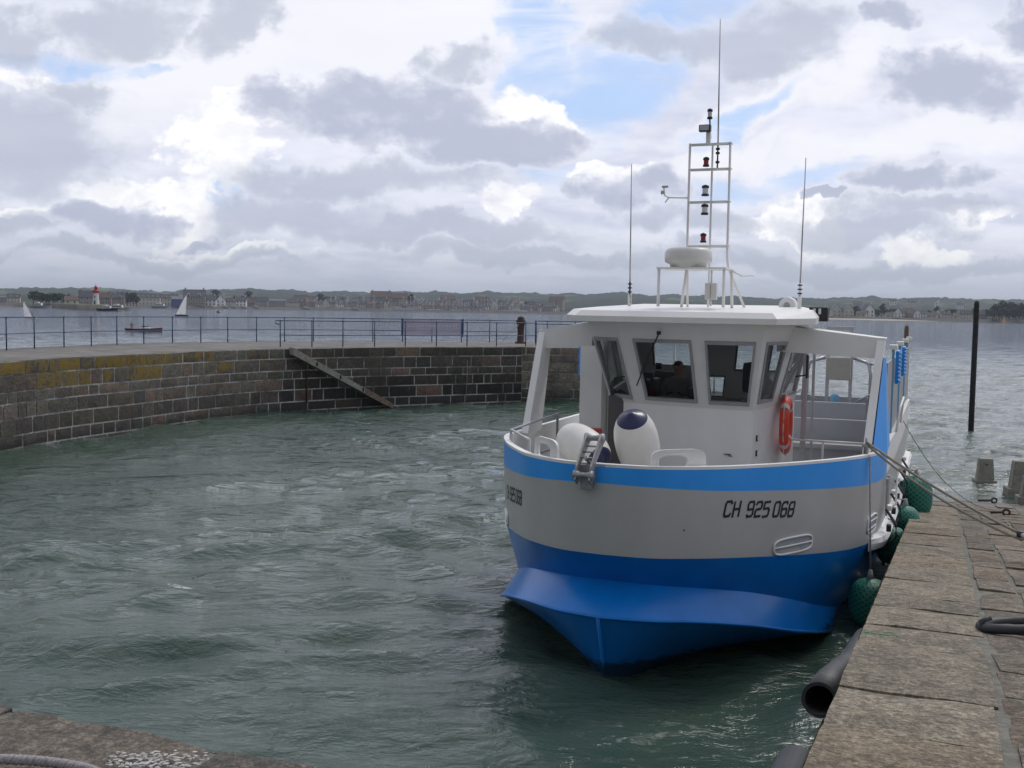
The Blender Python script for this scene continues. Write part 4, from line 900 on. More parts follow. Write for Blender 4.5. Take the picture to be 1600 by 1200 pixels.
def pin(px, py, a, label, L=.34):
    # on the slip plane
    g_ = None
    for k in range(40):
        g_ = onz(px, py, g_.z if g_ else 0); q = (g_-CQ).dot(QA); g_ = Vector((g_.x, g_.y, (g_.z+sz(q)+.02)/2))
    d = Vector((math.cos(a), math.sin(a), 0)); d.z = -SL*(d.dot(QA)); b = MB(); z = Vector((0, 0, .035))
    b.tube([g_-d*L*.5+z*.5, g_+d*L*.35+z], .022, rust, 8)
    e = g_+d*L*.5+z; sx_ = Vector((0, 0, 1)); b.tube([e+(d*math.cos(t)+sx_*math.sin(t)*.9)*.055 for t in [k*pi/8 for k in range(17)]], .02, rust, 8, False)
    b.build('iron_pin', loc=g_, label=label, cat='iron pin', group='rusty iron pins on the slipway')
pin(1529, 770, .25, 'rusty iron eye pin on the slipway, farthest down by the blocks'); pin(1541, 784, .1, 'middle one of three rusty eye pins on the slipway'); pin(1560, 803, -.1, 'rusty eye pin on the slipway lying right beside the taut mooring rope', .26)
# mooring lines
e0 = BM @ Vector((2.34, 3.3, 2.28)); e1 = QP(9.0, 1.22, .30); e1b = QP(7.6, 1.62, .12); e2 = QP(7.0, 1.9, .05)
def sag(a, b, n, s): return [a.lerp(b, k/n)-Vector((0, 0, s*4*(k/n)*(1-k/n))) for k in range(n+1)]
loc_tube('mooring_rope', sag(e0, e1, 14, .05), .016, ropem, 'upper taut mooring rope from the ferry bow eye to the slipway', 'rope')
loc_tube('mooring_rope', sag(e0+Vector((0, 0, -.03)), e1+Vector((-.02, -.06, -.05)), 14, .10), .014, ropem, 'lower strand of the mooring line, hanging just under the taut rope', 'rope')
b = MB(); b.tube([e1, e1.lerp(e2, .35)+Vector((.05, .03, -.02)), e2+Vector((.04, 0, .02))], .028, ropegrey, 8); b.tube([e1, e1.lerp(e2, .35)+Vector((-.06, -.03, -.02)), e2+Vector((-.03, 0, .02))], .028, ropegrey, 8); b.lathe([(0, -.03), (.05, -.03), (.05, .03), (0, .03)], rubber, 10, Matrix.Translation(e1))
b.build('rope_splice', loc=e1, label='dark spliced eye at the shore end of the mooring line', cat='rope')
b = MB(); a1 = BM @ Vector((2.6, 8.4, 2.1)); a2 = QP(17.4, 1.35, .05); b.tube(sag(a1, a2, 12, .35), .007, ropem, 6); b.build('spring_line', loc=a2, label='thin slack line from the ferry side down to the far end of the slipway', cat='rope')
# piles
def pile(px, py, topy, r, label, m, z0=0, base=None):
    g_ = base or onz(px, py, 0); D = g_.y; t = far(px+3, topy, D); b = MB(); H = t.z
    b.tube([(0, 0, -3), (0, 0, H-.12), (0, 0, H-.02), (0, 0, H)], [r*1.05, r*.92, r*.7, r*.2], m, 12); b.build('mooring_pile', loc=(0, 0, 0), label=label, cat='pile').location = (g_.x, g_.y, 0)
pile(1517, 672, 470, .095, 'tall dark pile standing in the water right of the ferry', pilem)
pile(1411, 640, 508, .07, 'brown wooden pile showing above the side screens of the ferry', woodm, base=Vector((11.7, 32.2, 0)))
# ================================================================== THE JETTY
fr_ = [(-13.6, 22), (-13.1, 26.9), (-12.45, 30.1), (-11.5, 32.6), (-10.5, 35.4), (-9.2, 37.9), (-8.15, 39.2), (-6.3, 41.0), (-4.6, 42.3), (-2.6, 43.6), (.40, 45.4)]
fr_ = [Vector((x, y, 0)) for x, y in fr_]; front = cr(fr_, 6); ZJ = 2.3
end_ = [Vector((.40, 45.4, 0)), Vector((1.6, 45.2, 0)), Vector((2.9, 45.3, 0)), Vector((4.0, 46.2, 0)), Vector((4.3, 48.5, 0)), Vector((3.6, 51.2, 0)), Vector((1.5, 52, 0))]
deckp = [(-16.3, 20), (-16.5, 33.9), (-16.1, 37), (-15.3, 40.3), (-13.9, 43), (-12.2, 45.4), (-10.2, 47.4), (-8, 48.8), (-5.5, 49.9), (-2.5, 50.9), (1.5, 52)]
back = cr([Vector((x, y, 0)) for x, y in deckp], 5)
kk = lambda s, z: (.115, .100, .082)
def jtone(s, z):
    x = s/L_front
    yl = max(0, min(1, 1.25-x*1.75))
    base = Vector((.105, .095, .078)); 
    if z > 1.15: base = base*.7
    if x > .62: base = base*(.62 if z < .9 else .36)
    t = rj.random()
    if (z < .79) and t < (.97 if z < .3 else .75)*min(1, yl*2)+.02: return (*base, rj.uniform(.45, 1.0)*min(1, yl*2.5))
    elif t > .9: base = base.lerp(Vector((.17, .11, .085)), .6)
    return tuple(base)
rj = random.Random(3); L_front = sum((b-a).length for a, b in zip(front, front[1:]))
jm = MB(); jm.mort = wallmort
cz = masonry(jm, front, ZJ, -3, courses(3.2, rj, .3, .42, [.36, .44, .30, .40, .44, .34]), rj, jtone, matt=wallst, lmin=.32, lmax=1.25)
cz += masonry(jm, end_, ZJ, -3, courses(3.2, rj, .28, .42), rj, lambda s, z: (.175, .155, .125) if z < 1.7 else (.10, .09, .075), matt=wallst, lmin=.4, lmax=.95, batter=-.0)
jetty = empty('stone_jetty', (front[0].x, front[0].y, 0), 'curved granite harbour jetty with yellow lichen on its upper stones', 'jetty')
def jp(mb, name, **k): o = mb.build(name, **k); o.parent = jetty; o.matrix_parent_inverse = jetty.matrix_world.inverted(); return o
bpy.context.view_layer.update()
jetty.matrix_world = Matrix.Translation((front[0].x, front[0].y, 0)); bpy.context.view_layer.update()
jp(jm, 'wall', colors=cz, merge=False)
jd = MB(); walk = mat('jetty_paving', (.165, .155, .14), .92, var=.3, vs=1.2, bump=.5, bs=8, dirt=(.12, .11, .085), ds=2.5, dl=.5)
nF = 60
def resamp(c, n):
    L = [0]
    for a, b in zip(c, c[1:]): L.append(L[-1]+(b-a).length)
    o = []
    for i in range(n+1):
        s = L[-1]*i/n; k = max(j for j in range(len(L)) if L[j] <= s+1e-9); k = min(k, len(c)-2); o.append(c[k].lerp(c[k+1], (s-L[k])/(L[k+1]-L[k])))
    return o
A = resamp(front+end_[1:4], nF); B_ = resamp(back, nF); jd.grid([[Vector((p.x, p.y, ZJ+.004)) for p in A], [Vector(((p.x+q.x)/2, (p.y+q.y)/2, ZJ+.03)) for p, q in zip(A, B_)], [Vector((p.x, p.y, ZJ+.006)) for p in B_]], walk)
jd.grid([[Vector((p.x, p.y, ZJ+.006)) for p in B_], [Vector((p.x, p.y, -3)) for p in B_]], wallmort, False)
jd.face([Vector((p.x, p.y, ZJ)) for p in end_[3:]]+[Vector((0, 47, ZJ))], walk)
jp(jd, 'paved_top')
# step in the lower left masonry, corner pilaster, sloping stair kerb
ks = MB(); a0, a1 = Vector((-8.05, 39.15, 2.22)), Vector((-4.75, 41.95, .04)); dn = Vector((.60, -.80, 0))
d = (a1-a0)
def kpt(t, w_, o): return a0+d*t+Vector((0, 0, w_))+dn*o
for t0, t1, m_ in ((0, .70, concrete), (.70, 1.0, woodm)):
    prism8(ks, [kpt(t0, -.13, -.1), kpt(t0, .13, -.1), kpt(t0, .13, .28), kpt(t0, -.13, .28)], [kpt(t1, -.10, -.1), kpt(t1, .10, -.1), kpt(t1, .10, .28), kpt(t1, -.10, .28)], m_)
for t in (.22, .45, .68): c_ = kpt(t, .0, .285); ks.box(c_, (.10, .03, .14), black, rot=math.atan2(.8, .6)+pi/2-pi)
jp(ks, 'stair_kerb', label='sloping stone kerb running down the jetty face into the water')
ls = MB(); ls.tube([front[38]+Vector((0, 0, 1.5))+dn*.06, front[38]+Vector((0, 0, .3))+dn*.06], .03, rust, 6); jp(ls, 'iron_fitting'); ls = MB(); ls.tube([Vector((-1.85, 44.1, 2.3)), Vector((-1.83, 44.0, 1.2)), Vector((-1.87, 43.98, .1))], .012, ropegrey, 5); jp(ls, 'hanging_line')
# railings
def railing(name, bases, hgt, midz, label, group=None, r=.022, curl=False, gap=None):
    root = empty(name, bases[0], label, 'railing', group); o0 = Vector(bases[0])
    for p in bases:
        q = Vector(p)-o0; b = MB(); b.tube([q, q+Vector((0, 0, hgt))], r, railblue, 8)
        for zz in midz+[hgt]: b.lathe([(0, -.03), (.036, -.02), (.036, .02), (0, .03)], railblue, 8, Matrix.Translation(q+Vector((0, 0, zz))))
        b.build('rail_post').parent = root
    for zz in midz+[hgt]:
        pts = [Vector(p)-o0+Vector((0, 0, zz)) for p in bases]
        if curl and zz == hgt: pts = [pts[0]+Vector((-.02, -.05, -.14)), pts[0]+Vector((-.15, -.15, -.10)), pts[0]+Vector((-.15, -.15, 0))]+pts
        b = MB(); b.tube(pts, .017 if zz < hgt else .02, railblue, 6); b.build('rail').parent = root
rear = [(-16.1, 29.6), (-16.0, 31.0), (-15.9, 32.4), (-15.87, 33.9), (-15.7, 35.5), (-15.35, 37.0), (-15.0, 38.5), (-14.6, 39.9), (-14.05, 41.2), (-13.37, 42.5), (-12.6, 43.7), (-11.8, 44.8), (-10.85, 45.8), (-9.85, 46.7), (-8.75, 47.5), (-7.55, 48.1), (-6.3, 48.7), (-5.0, 49.1), (-3.7, 49.45), (-2.36, 49.7), (-1.07, 49.95), (.25, 50.2)]
railing('pier_railing', [(x, y, ZJ+.005) for x, y in rear], 1.04, [.52], 'long blue railing along the seaward edge of the jetty, left and centre')
railing('pier_railing', [(1.05, 50.35, ZJ+.005), (1.6, 50.4, ZJ+.005), (2.9, 50.3, ZJ+.005), (3.7, 49.4, ZJ+.005), (4.0, 48.0, ZJ+.005)], 1.04, [.52, .9], 'blue railing round the jetty head, right of the dark bollard')
fb = [(-8.67, 40.35), (-7.6, 40.95), (-6.53, 41.6), (-5.4, 42.3), (-4.27, 43.0), (-3.08, 43.7), (-1.88, 44.5), (-.68, 45.3), (.55, 46.0), (1.0, 46.4)]
railing('stair_railing', [(x, y, ZJ+.02) for x, y in fb], .98, [.44], 'dark blue railing with a curled end above the jetty stairs', curl=True)
bn_ = MB(); bcol = mat('faded_banner', (.30, .26, .35), .8, var=.10, vs=3)
def bannerm():
    global nt
    M_ = bpy.data.materials.new('banner_mesh_cloth'); M_.use_nodes = True; nt = M_.node_tree; b = nt.nodes['Principled BSDF']; b.inputs['Base Color'].default_value = (.33, .28, .38, 1); b.inputs['Roughness'].default_value = .8; b.inputs['Alpha'].default_value = .62
    return M_
p0, p1 = Vector((-5.0, 49.0, ZJ)), Vector((-2.3, 49.6, ZJ)); bm_ = bannerm(); root = empty('banner', p0, 'pale mauve mesh banner tied to the seaward railing between thick blue posts', 'banner')
rows = [[(p1-p0)*(i/16)+Vector((0, .02*math.sin(i*1.3), z)) for i in range(17)] for z in (.30, .62, 1.02)]; bn_.grid(rows, bm_); bn_.build('banner_cloth').parent = root
bl_ = MB(); rq = random.Random(9); lt = mat('faded_banner_print', (.55, .50, .56), .8); x_ = .10
while x_ < .9:
    w_ = rq.uniform(.012, .035)
    if not (.33 < x_ < .36 or .52 < x_ < .56): a = (p1-p0)*x_; b_ = (p1-p0)*(x_+w_*.6); bl_.face([a+Vector((0, -.03, .70)), b_+Vector((0, -.03, .70)), b_+Vector((0, -.03, .80)), a+Vector((0, -.03, .80))], lt)
    x_ += w_+.01
bl_.build('faded_print').parent = root
for t_ in (0, 1):
    b = MB(); q = (p1-p0)*t_; b.box(q+Vector((0, -.05, .68)), (.09, .06, .82), railblue, bev=.01); b.build('banner_pole').parent = root
pb = MB(); pb.lathe([(0, 0), (.26, 0), (.26, .06), (.17, .10), (.15, .5), (.17, .85), (.22, .95), (.22, 1.05), (.15, 1.10), (.17, 1.16), (.10, 1.22), (0, 1.24)], rust, 18, Matrix.Translation((.36, 49.3, ZJ+.02))); pb.tube([(.36, 49.2, ZJ+1.0), (-.55, 48.6, ZJ+.05)], .012, ropegrey, 5); pb.tube([(.36, 49.2, ZJ+.9), (-.9, 48.8, ZJ+.08)], .012, ropegrey, 5)
pb.build('jetty_bollard', loc=(.36, 49.3, ZJ+.02), label='dark brown cast iron bollard post on the jetty between the railings', cat='bollard')
# ================================================================== THE FAR SHORE
def cr1(x, xs, ys_): return float(np.interp(x, xs, ys_))
SHX = [-900, 0, 90, 450, 760, 880, 1100, 1250, 1600, 2500]; SHD = [900, 860, 870, 1090, 1140, 1160, 1100, 1030, 885, 800]
RDX = [-900, 0, 60, 200, 260, 400, 500, 600, 700, 760, 850, 960, 1100, 1240, 1290, 1350, 1420, 1500, 1560, 1650, 2500]; RDY = [452, 451, 450, 452, 456, 451, 457, 456, 457, 456, 460, 458, 462, 467, 468, 463, 466, 466, 469, 469, 470]
grass_ = None
def hillm():
    global nt
    M_ = bpy.data.materials.new('wooded_hill'); M_.use_nodes = True; nt = M_.node_tree; b = nt.nodes['Principled BSDF']; v = N('ShaderNodeTexCoord').outputs['Object']
    n = N('ShaderNodeTexNoise', inp={'Vector': v, 'Scale': .006, 'Detail': 3.0, 'Roughness': .5}).outputs['Fac']; n2 = N('ShaderNodeTexNoise', inp={'Vector': v, 'Scale': .05, 'Detail': 6.0, 'Roughness': .7}).outputs['Fac']
    c = MIX(RAMP(n2, .35, .65), (.012, .024, .016), (.035, .052, .026)); c = MIX(RAMP(n, .60, .64, 0, .8), c, (.12, .16, .06)); nt.links.new(c, b.inputs['Base Color']); b.inputs['Roughness'].default_value = .95; b.inputs['Specular IOR Level'].default_value = .1
    return M_
hm = hillm(); hl = MB(); rows = []; fr2 = [0, .02, .05, .1, .2, .3, .4, .5, .6, .68, .76, .82, .88, .92, .95, .975, 1.0, 1.05, 1.3]
pxs = np.arange(-900, 2500, 3.4)
for f in fr2:
    row = []
    for px in pxs:
        d0 = cr1(px, SHX, SHD); D = d0+(3000-d0)*min(f, 1)+max(0, f-1)*3000
        top = far(px, cr1(px, RDX, RDY), 3000).z; p = far(px, 480, D)
        if f == 0: z = -.5
        elif f <= .05: z = 2.2
        else: z = 2.2+(top-2.2)*(max(0, (min(f, 1)-.05)/.95)**1.5)
        if f > .1: z += (2.6+5*f)*noise.fractal(Vector((p.x*.012, D*.006, 3)), .6, 2.1, 5)*min(1, f*1.6)+(2.2 if f > .8 else .6)*noise.noise(Vector((p.x*.13, D*.02, 1)))
        if f > 1: z -= 60*(f-1)*3
        row.append((p.x, D, z))
    rows.append(row)
hl.grid(rows, hm); hl.build('hills', kind='structure')
shore = MB(); rockm = mat('sea_wall_rock', (.085, .08, .07), .9, var=.4, vs=.4); sandm = mat('pale_beach', (.40, .37, .31), .9)
lo, hi, b3 = [], [], []
for px in np.arange(-900, 2500, 8):
    d0 = cr1(px, SHX, SHD); a = far(px, 480, d0-3); b = far(px, 480, d0+6); lo.append((a.x, a.y, -.5)); hi.append((b.x, b.y, 2.6+.5*noise.noise(Vector((px*.05, 0, 0)))))
shore.grid([lo, hi, [(x, y+30, z) for x, y, z in hi]], rockm, False); shore.build('shoreline', kind='structure')
bc = MB(); lo, hi = [], []
for px in np.arange(1180, 1475, 6):
    d0 = cr1(px, SHX, SHD); a = far(px, 480, d0-16); b = far(px, 480, d0-4); lo.append((a.x, a.y, -.1)); hi.append((b.x, b.y, 1.1*min(1, (1475-px)/80)))
bc.grid([lo, hi], sandm); bc.build('beach', kind='structure')
# low spit carrying the lighthouse
spm = MB(); ce = far(110, 480, 640)
def spz(px): return 1.0
rows = []
for k, (pz, off) in enumerate(((-.6, -8), (2.6, 0), (3.0, 12), (3.0, 120), (2.0, 190))):
    row = []
    for px in range(-40, 196, 6):
        D = cr1(px, [-40, 60, 120, 170, 190], [840, 760, 560, 520, 540]); p = far(px, 480, D+off); e = 1 if 20 < px < 176 else .2; row.append((p.x, p.y, pz*e if pz > 0 else pz))
    rows.append(row)
spm.grid(rows, mat('spit_grass_and_rock', (.10, .095, .06), .95, var=.4, vs=.3)); spm.build('spit', kind='structure')
# ---- building kinds
tile = mat('slate_roof', (.075, .075, .085), .8, var=.2, vs=.5); tile2 = mat('brown_tile_roof', (.115, .08, .065), .8, var=.2, vs=.5); tile3 = mat('grey_roof', (.16, .16, .17), .8, var=.2, vs=.5)
wc = {'cream': mat('cream_render', (.54, .50, .41), .85, var=.1, vs=.3), 'white': mat('white_render', (.72, .71, .68), .85, var=.08, vs=.3), 'grey': mat('grey_stone', (.27, .26, .255), .9, var=.15, vs=.4), 'pink': mat('pinkish_brick', (.26, .20, .17), .9, var=.15, vs=.4), 'brown': mat('brown_stone', (.27, .23, .18), .9, var=.15, vs=.4), 'blue': mat('blue_cladding', (.05, .08, .22), .7)}
winm = mat('dark_window', (.03, .035, .04), .3); whitew = mat('white_trim', (.6, .6, .58), .7)
def house(w_, d_, h_, rh, wallc, roofm, nwin, fl, dorm=0, name='house', gable=False, chim=1):
    root = bpy.data.objects.new(name, None); C.objects.link(root)
    b = MB(); b.box((0, 0, h_/2-.4), (w_, d_, h_+.8), wc[wallc])
    if gable: b.face([(-w_/2, -d_/2, h_), (w_/2, -d_/2, h_), (0, -d_/2, h_+rh)], wc[wallc]); b.face([(-w_/2, d_/2, h_), (w_/2, d_/2, h_), (0, d_/2, h_+rh)], wc[wallc])
    else: b.face([(-w_/2, -d_/2, h_), (-w_/2, d_/2, h_), (-w_/2, 0, h_+rh)], wc[wallc]); b.face([(w_/2, -d_/2, h_), (w_/2, d_/2, h_), (w_/2, 0, h_+rh)], wc[wallc])
    b.build('wall').parent = root
    rf = MB(); o = .35
    for sg in (-1, 1):
        if gable: P = [(sg*(w_/2+o), -d_/2-o, h_-.2), (sg*(w_/2+o), d_/2+o, h_-.2), (0, d_/2+o, h_+rh+.12), (0, -d_/2-o, h_+rh+.12)]
        else: P = [(-w_/2-o, sg*(d_/2+o), h_-.2), (w_/2+o, sg*(d_/2+o), h_-.2), (w_/2+o, 0, h_+rh+.12), (-w_/2-o, 0, h_+rh+.12)]
        P = [Vector(p) for p in P]; rf.face(P, roofm); rf.face([p+Vector((0, 0, .18)) for p in P], roofm)
        for i in range(4): j = (i+1) % 4; rf.face([P[i], P[j], P[j]+Vector((0, 0, .18)), P[i]+Vector((0, 0, .18))], roofm)
    ro = rf.build('roof', merge=False); ro.parent = root
    for k in range(chim): c = MB(); c.box(((-.5+k)*w_*.84 if chim > 1 else w_*.36, 0, h_+rh+.4), (.9, .8, 1.8), wc[wallc]); c.build('chimney').parent = ro
    for k in range(dorm):
        x = -w_/2+(k+.5)*w_/dorm; c = MB(); c.box((x, -d_/2+.9, h_+.9), (1.5, 1.6, 1.6), whitew); c.box((x, -d_/2+.09, h_+.9), (.9, .04, 1.1), winm); c.face([(x-.9, -d_/2, h_+1.7), (x+.9, -d_/2, h_+1.7), (x, -d_/2, h_+2.5)], whitew); c.build('dormer').parent = ro
    for f in range(fl):
        for k in range(nwin):
            x = -w_/2+(k+.5)*w_/nwin; c = MB(); z = 1.3+f*(h_/fl); c.box((x, -d_/2-.02, z+.4), (1.25, .10, 1.75), whitew if wallc != 'white' else gasket); c.box((x, -d_/2-.08, z+.4), (.9, .06, 1.35), winm); c.build('window').parent = root
    return root
K = {}
def kind(key, *a, **k):
    K[key] = [house(*a, **k), 0]
kind('white', 9, 8, 5.2, 3.6, 'white', tile, 3, 2); kind('cream', 12, 8, 5.6, 3.8, 'cream', tile, 4, 2, 2); kind('grey', 11, 8, 5.2, 4.0, 'grey', tile, 3, 2, chim=2)
kind('pink', 10, 8, 5.4, 3.6, 'pink', tile2, 3, 2); kind('brown', 13, 9, 5.8, 4.2, 'brown', tile, 4, 2, 2, chim=2); kind('gable', 8, 9, 6.0, 5.0, 'white', tile, 2, 2, gable=True)
kind('villa', 9, 8, 6.5, 6.0, 'cream', tile3, 2, 2, gable=True); kind('block', 30, 10, 8.5, 1.4, 'grey', tile3, 9, 3, chim=0, name='apartment_block'); kind('longcream', 26, 10, 7.0, 4.2, 'cream', tile, 8, 2, 6, chim=2, name='apartment_block')
kind('shed', 10, 9, 6, 2.4, 'blue', tile3, 0, 0, name='boat_shed', chim=0); kind('tall', 16, 9, 9.5, 4.5, 'brown', tile2, 5, 3, chim=2, name='apartment_block'); kind('low', 8, 7, 2.8, 2.4, 'cream', tile2, 2, 1)
desc = {'white': 'small white house with a slate roof', 'cream': 'cream house with two dormers', 'grey': 'grey stone house with two chimneys', 'pink': 'pinkish brick house with a brown roof', 'brown': 'brown stone house with dormers', 'gable': 'white house with its gable to the water', 'villa': 'cream villa with a steep pale grey gable', 'block': 'long flat-roofed grey apartment block', 'longcream': 'long cream building with a row of dormers', 'shed': 'dark blue boat shed', 'tall': 'tall brown apartment block', 'low': 'low cream cottage'}
def put(key, px, dd, label, D=None, rz=0.0, sc=1.0, zb=2.3, wdeg=None):
    root, used = K[key]
    D = D or cr1(px, SHX, SHD)+dd; p = far(px, 480, D); o = root if not used else copy_tree(root); K[key][1] = 1
    o.location = (p.x, p.y, zb); o.rotation_euler = (0, 0, rz-math.atan2(p.x, p.y)*.8); o.scale = (sc, sc, sc); gname = 'houses and buildings along the far shore'
    tag(o, label, 'building' if 'block' in key or key in ('longcream', 'tall', 'shed') else 'house', gname); return o
put('block', 12, 30, 'grey flat-roofed block at the left end of the far shore', sc=.55)
put('cream', 22, 20, 'cream house with two dormers at the left end of the far shore', sc=.8)
put('low', 112, 0, 'low cream cottage on the spit left of the lighthouse', D=690, sc=1.0); put('grey', 138, 0, 'grey stone building just left behind the lighthouse', D=640, sc=.9)
put('pink', 163, 0, 'pinkish brick house just right behind the lighthouse', D=760, sc=.95); put('brown', 182, 0, 'brown stone house between the lighthouse and the dark tree clump', D=800, sc=.9)
put('longcream', 228, 20, 'left one of the two long cream buildings with dormers', sc=.95); put('longcream', 256, 30, 'right one of the two long cream buildings with dormers', sc=.95)
put('shed', 277, 5, 'dark blue boat shed left behind the white sail', sc=1.0); put('brown', 304, 15, 'big brown stone house right beside the blue shed', sc=1.5)
put('white', 329, 10, 'small white house right of the big brown house', sc=1.15); put('gable', 345, 15, 'white house with gable to the water, near the black buoy', sc=1.0)
put('block', 428, 30, 'long grey flat-roofed apartment block left of centre', sc=.8); put('longcream', 452, 30, 'cream building right of the long grey block', sc=.75)
rh = random.Random(21); px = 362
words = {0: 'behind the moored boats', 1: 'in the old harbour row'}
seq = ['white', 'grey', 'cream', 'brown', 'white', 'gable', 'pink', 'villa', 'grey', 'cream', 'brown', 'white']
cnt = {}
def region(px):
    return ('by the white gable house' if px < 412 else 'left of the town centre' if px < 520 else 'above the jetty stairs' if px < 620 else 'above the banner' if px < 740 else 'behind the marina')
while px < 875:
    if not 412 < px < 462:
        key = seq[rh.randrange(len(seq))]; rg = region(px)
        put(key, px, rh.uniform(15, 60), f"{desc[key]}"[:200]+" "+rg, sc=rh.uniform(.7, 1.05)*(1.05 if px < 620 else .85), rz=rh.uniform(-.4, .4))
    px += rh.uniform(5, 10)
px = 470
while px < 880:      # second row higher up
    key = ['grey', 'brown', 'tall', 'cream', 'grey', 'white'][rh.randrange(6)]
    put(key, px, rh.uniform(110, 330), f'{desc[key]} up the hill, {region(px)}', sc=rh.uniform(.8, 1.15), zb=rh.uniform(3.5, 6.5), rz=rh.uniform(-.5, .5)); px += rh.uniform(7, 13)
put('tall', 595, 60, 'tallest brown block in the town, roughly above the middle of the jetty stairs', sc=1.35); put('tall', 622, 70, 'tall brown block left above the banner', sc=1.25)
RS = [(1285, 'villa', .8, 'cream villa with grey gable right beside the black floodlight'), (1306, 'villa', 1.0, 'cream villa with a steep gable on the right shore'), (1317, 'white', .9, 'small white house between the right shore villas'), (1326, 'villa', .95, 'cream villa next to the tall green tree clump'), (1347, 'low', 1.1, 'low cream cottage left of the white gable house on the right shore'), (1356, 'gable', 1.15, 'white gable house standing out on the right shore'),
      (1390, 'low', .9, 'low cottage right above the brown pile'), (1404, 'gable', .8, 'small white gable house right above the brown pile'), (1414, 'cream', .95, 'cream house with two dormers on the right shore'), (1423, 'pink', .8, 'pinkish house in the middle of the right shore'), (1434, 'gable', .7, 'small white gable, second right of the cream dormer house'), (1443, 'white', .8, 'small white house in the middle of the right shore'), (1458, 'low', 1.0, 'low cream cottage left of the two pale posts on the right shore'), (1468, 'gable', .7, 'little white gable house left of the tall dark pile'), (1478, 'cream', .7, 'small cream dormer house left of the tall dark pile'), (1497, 'low', 1.0, 'low cottage just left of the tall dark pile'), (1510, 'cream', .8, 'cream dormer house directly left of the tall dark pile'), (1534, 'grey', .8, 'grey house between the tall dark pile and the dark wood')]
for px, key, sc, lb_ in RS: put(key, px, rh.uniform(12, 35), lb_, sc=sc, rz=rh.uniform(-.5, .5))
for i, (px, py, key) in enumerate([(1395, 476, 'white'), (1425, 478, 'cream'), (1465, 479, 'gable'), (1372, 475, 'low'), (1500, 482, 'white'), (1340, 480, 'grey')]):
    D = 1900; p = far(px, py, D); put(key, px, 0, f'{desc[key]} on the right wooded slope', D=D, zb=p.z, sc=1.2)
# ---- trees
leafs = [mat('dark_foliage', (.020, .036, .016), .9, var=.3, vs=.8), mat('mid_foliage', (.045, .065, .024), .9, var=.3, vs=.8)]
def tree(seed, H, W_, lm):
    rt_ = random.Random(seed); root = bpy.data.objects.new('tree', None); C.objects.link(root)
    t = MB(); t.tube([(0, 0, -.5), (.1, 0, H*.3), (0, .1, H*.65)], [.35, .25, .1], woodm, 6)
    for k in range(5): a = k*1.3; t.tube([(0, 0, H*(.25+.07*k)), (math.cos(a)*W_*.3, math.sin(a)*W_*.3, H*(.45+.08*k))], [.14, .05], woodm, 5)
    t.build('trunk').parent = root
    c = MB(); cl_ = [(Vector((rt_.gauss(0, W_*.22), rt_.gauss(0, W_*.22), H*rt_.uniform(.38, .88))), W_*rt_.uniform(.14, .26)) for _ in range(13)]
    for q, r in cl_:
        for _ in range(55):
            d_ = Vector((rt_.gauss(0, 1), rt_.gauss(0, 1), rt_.gauss(0, 1))).normalized()*r*rt_.uniform(.55, 1.1); d_.z *= .8; s = rt_.uniform(.25, .6); p = q+d_
            u = Vector((rt_.gauss(0, 1), rt_.gauss(0, 1), rt_.gauss(0, 1))).normalized(); v = u.cross(Vector((rt_.gauss(0, 1), rt_.gauss(0, 1), rt_.gauss(0, 1)))).normalized(); c.face([p-u*s, p-v*s*.7, p+u*s, p+v*s*.7], leafs[lm])
    c.build('crown', merge=False).parent = root; return root
TK = [[tree(1, 9, 8, 0), 0], [tree(2, 11, 8, 1), 0], [tree(3, 8, 9, 0), 0], [tree(4, 14, 7, 0), 0]]
def ptree(i, px, D, label, group, sc=1.0, zb=2.2):
    k = TK[i]; o = k[0] if not k[1] else copy_tree(k[0]); k[1] = 1; p = far(px, 480, D); o.location = (p.x, p.y, zb); o.rotation_euler = (0, 0, rh.uniform(0, 6)); o.scale = (sc,)*3; tag(o, label, 'tree', group)
for k, px in enumerate([52, 58, 66, 72, 78, 84, 90, 96, 75, 62, 124, 129, 102]): ptree(k % 3, px, rh.uniform(690, 740), 'dark bushy tree in the clump on the spit left of the lighthouse', 'trees on the spit left of the lighthouse', rh.uniform(.7, 1.05)*(.6 if px > 100 else 1))
for k, px in enumerate([188, 193, 199, 204, 209, 213]): ptree(k % 3, px, rh.uniform(870, 900), 'dark tree in the clump between lighthouse and cream buildings', 'trees between lighthouse and cream buildings', rh.uniform(.9, 1.2))
for k, px in enumerate([296, 300, 334, 338, 320, 372, 380, 388, 396, 404, 368, 500, 508, 515, 548, 585, 610, 470, 490, 640, 690, 760, 820]): ptree(k % 4, px, cr1(px, SHX, SHD)+rh.uniform(70, 120), 'dark tree rising among the roofs of the far left shore town', 'trees among the town roofs', rh.uniform(1.0, 1.35), 3)
for k, px in enumerate([1298, 1330, 1334, 1338, 1342, 1366, 1372, 1378, 1384, 1396, 1450, 1463, 1484, 1488, 1492, 1520, 1526, 1540, 1275]): ptree(k % 4, px, cr1(px, SHX, SHD)+rh.uniform(40, 60), 'green tree between the houses of the right shore', 'trees between the right shore houses', rh.uniform(.75, 1.05))
for k in range(34): px = 1548+k*2.6+rh.uniform(-1, 1); ptree([0, 1, 2, 3][k % 4], px, 890+rh.uniform(0, 50), 'tall dark tree of the wood at the right end of the shore', 'trees of the dark wood at the right end', rh.uniform(1.0, 1.3))
for k in range(0): px = rh.uniform(0, 880) if k % 2 else rh.uniform(1270, 1600); ptree(k % 4, px, 2985, 'tree standing up on the ridge of the far hills', 'trees on the hill ridge', rh.uniform(.8, 1.3), far(px, cr1(px, RDX, RDY), 2985).z-4)
